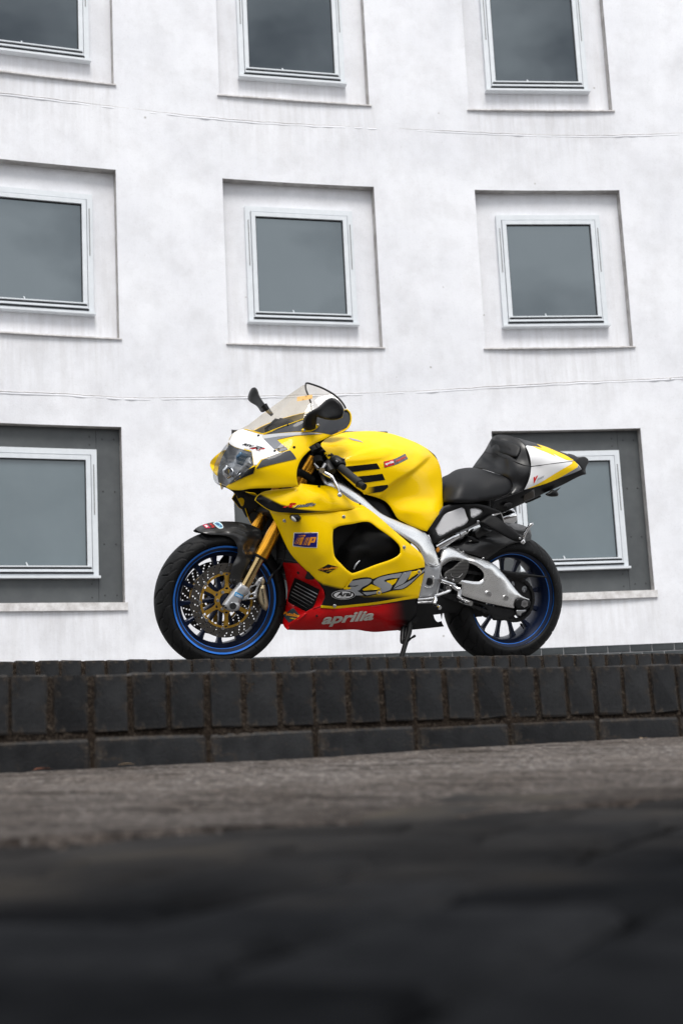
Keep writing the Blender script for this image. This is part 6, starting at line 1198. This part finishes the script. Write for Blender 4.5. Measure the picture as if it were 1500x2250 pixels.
# --- side stand
def zs_(x, y): return (860 + x / 6.25, 1300 + y / 6.25)
st = bar('side_stand', [(*zs_(255, 430), 0.13), (*zs_(240, 560), 0.165), (*zs_(195, 700), 0.20), (*zs_(140, 890), 0.255), (*zs_(112, 985), 0.285)], [0.0125, 0.0120, 0.0115, 0.0110, 0.0110], M_MATT, 12)
bar('stand_pivot', [(*zs_(310, 385), 0.11), (*zs_(310, 385), 0.145)], 0.016, M_MATT, 14, parent=st, smooth=False); bar('stand_bracket', [(*zs_(300, 390), 0.12), (*zs_(260, 440), 0.13)], 0.015, M_MATT, 10, parent=st, smooth=False)
bar('stand_spring', [(*zs_(165, 470), 0.12), (*zs_(150, 560), 0.145), (*zs_(143, 680), 0.17), (*zs_(148, 715), 0.18)], [0.010, 0.010, 0.010, 0.004], M_PLAS, 10, parent=st); bar('stand_spring', [(*zs_(205, 470), 0.12), (*zs_(180, 640), 0.16)], 0.004, M_DARKM, 8, parent=st, smooth=False)
bar('stand_tang', [(*zs_(215, 690), 0.20), (*zs_(270, 640), 0.225), (*zs_(318, 610), 0.25)], [0.005, 0.0045, 0.0065], M_MATT, 8, parent=st)
fp_ = p3(*zs_(112, 985), 0.285); link('stand_foot', bevbox('stand_foot', 0.055, 0.04, 0.010, 0.003), M_MATT, st, Matrix.Translation((fp_.x, fp_.y + 0.004, fp_.y * math.tan(math.radians(12.27)) + 0.008)) @ Matrix.Rotation(math.radians(12.27), 4, 'X'))
# --- handlebar, controls
def zh(x, y): return (660 + x / 10.714, 960 + y / 10.714)
hb_ = bar('clip_on_bar', [(*zh(470, 520), 0.10), (*zh(880, 700), 0.19), (*zh(1440, 1140), 0.33)], 0.0115, M_MATT, 12, smooth=False)
bar('clip_on_clamp', [(*zh(330, 470), 0.085), (*zh(470, 560), 0.115)], [0.036, 0.030], M_MATT, 14, parent=hb_, smooth=False)
bar('switch_gear', [(*zh(760, 600), 0.165), (*zh(820, 570), 0.175), (*zh(930, 640), 0.195), (*zh(960, 690), 0.205)], [0.022, 0.027, 0.026, 0.021], M_PLAS, 14, parent=hb_)
bar('switch_button', [(*zh(960, 540), 0.20), (*zh(1020, 560), 0.21)], 0.010, M_PLAS, 8, parent=hb_, smooth=False)
bar('switch_rocker', [(*zh(840, 560), 0.198), (*zh(880, 600), 0.206)], 0.007, mat('switch_grey', (0.08, 0.085, 0.095), 0.35), 8, parent=hb_, smooth=False)
bar('grip', [(*zh(950, 720), 0.205), (*zh(1010, 770), 0.22), (*zh(1200, 930), 0.27), (*zh(1400, 1090), 0.318)], [0.0185, 0.0175, 0.0165, 0.0172], M_GRIP, 16, parent=hb_)
bar('bar_end', [(*zh(1380, 1100), 0.315), (*zh(1400, 1120), 0.32), (*zh(1500, 1180), 0.345)], [0.0195, 0.0155, 0.0150], M_PLAS, 14, parent=hb_, smooth=False)
lb = bar('clutch_bracket', [(*zh(700, 620), 0.155), (*zh(640, 700), 0.175), (*zh(720, 840), 0.20)], [0.022, 0.026, 0.024], M_PLAS, 12, parent=hb_)
bar('clutch_cylinder', [(*zh(400, 520), 0.13), (*zh(440, 640), 0.155)], [0.024, 0.022], M_MATT, 12, parent=hb_, smooth=False)
for (q, r_) in (((330, 300), 0.018), ((420, 240), 0.014), ((480, 330), 0.017), ((560, 420), 0.014), ((640, 430), 0.013), ((720, 420), 0.010)): bar('control_fitting', [(*zh(q[0] - 30, q[1] - 30), 0.07 + q[0] * 0.00008), (*zh(q[0] + 40, q[1] + 60), 0.10 + q[0] * 0.00008)], r_, M_MATT, 8, parent=hb_, smooth=False)
lv = bar('clutch_lever', [(*zh(470, 760), 0.200), (*zh(560, 850), 0.215), (*zh(720, 940), 0.235), (*zh(800, 1060), 0.26), (*zh(880, 1210), 0.29), (*zh(912, 1310), 0.31)], [0.012, 0.0095, 0.0095, 0.0085, 0.0065, 0.0055], M_CHROME, 12, flat=0.7)
v, f = sweep([p3(*zh(920, 1362), 0.318) + Vector((0, 0.011 * math.cos(a), 0.0)) for a in np.linspace(math.pi, 0, 9)], [max(0.011 * math.sin(a), 0.0005) for a in np.linspace(math.pi, 0, 9)], 16); link('lever_ball', mesh('lever_ball', v, f, True), M_CHROME, lv)
bar('lever_pivot', [(*zh(512, 790), 0.205), (*zh(512, 790), 0.222)], 0.0125, M_CALI, 14, parent=lv, smooth=False); bar('lever_fork', [(*zh(325, 630), 0.17), (*zh(420, 750), 0.195)], [0.004, 0.0075], M_STEEL, 8, parent=lv, smooth=False); bar('lever_adjuster', [(*zh(520, 740), 0.205), (*zh(585, 640), 0.20)], [0.007, 0.009], M_STEEL, 8, parent=lv, smooth=False)
bar('ignition_tag', [(*zh(490, 200), 0.02), (*zh(570, 250), 0.03)], 0.011, M_SKYB, 8, smooth=False)
# ---------------------------------------------------------------- litter at the foot of the first step
def leaf(px_s, d, label, col, size, rot, seed):
    rnd = random.Random(seed); V, F = [], []
    for i in range(9):
        u = i / 8; w_ = size * 0.32 * math.sin(math.pi * min(u * 0.95 + 0.03, 1)) ; zc = size * (0.12 * math.sin(u * 3.0) + 0.05 * rnd.random())
        V += [(size * (u - 0.5), -w_, zc + w_ * 0.35), (size * (u - 0.5), 0, zc), (size * (u - 0.5), w_, zc + w_ * 0.55)]
        if i: F += [(3 * i - 3, 3 * i, 3 * i + 1, 3 * i - 2), (3 * i - 2, 3 * i + 1, 3 * i + 2, 3 * i - 1)]
    m = mat('dry_leaf_' + str(seed), col, 0.7)
    x, y, z = SD(px_s, d, road_z(d, px_s) + 0.004)
    o = link('dry_leaf', mesh('dry_leaf', V, F, True), m, None, Matrix.Translation((x, y, z)) @ Matrix.Rotation(rot, 4, 'Z'))
    md = o.modifiers.new('thickness', 'SOLIDIFY'); md.thickness = 0.0006
    o.scale.z = 0.35
    return tag(o, label, 'leaf', 'dry leaves at the foot of the step')
leaf(s_of_A + 0.045, d1 - 0.05, 'reddish dry leaf on the road at the step, left edge', (0.20, 0.07, 0.035), 0.034, AZ + 0.1, 1)
leaf(s_of_A + 0.205, d1 - 0.025, 'pale curled dry leaf against the step, right of the reddish one', (0.33, 0.24, 0.15), 0.030, AZ - 0.3, 2)
leaf(s_of_A + 1.37, d1 - 0.03, 'pale dry leaf against the step at the right edge of the picture', (0.36, 0.27, 0.18), 0.024, AZ + 0.5, 3)
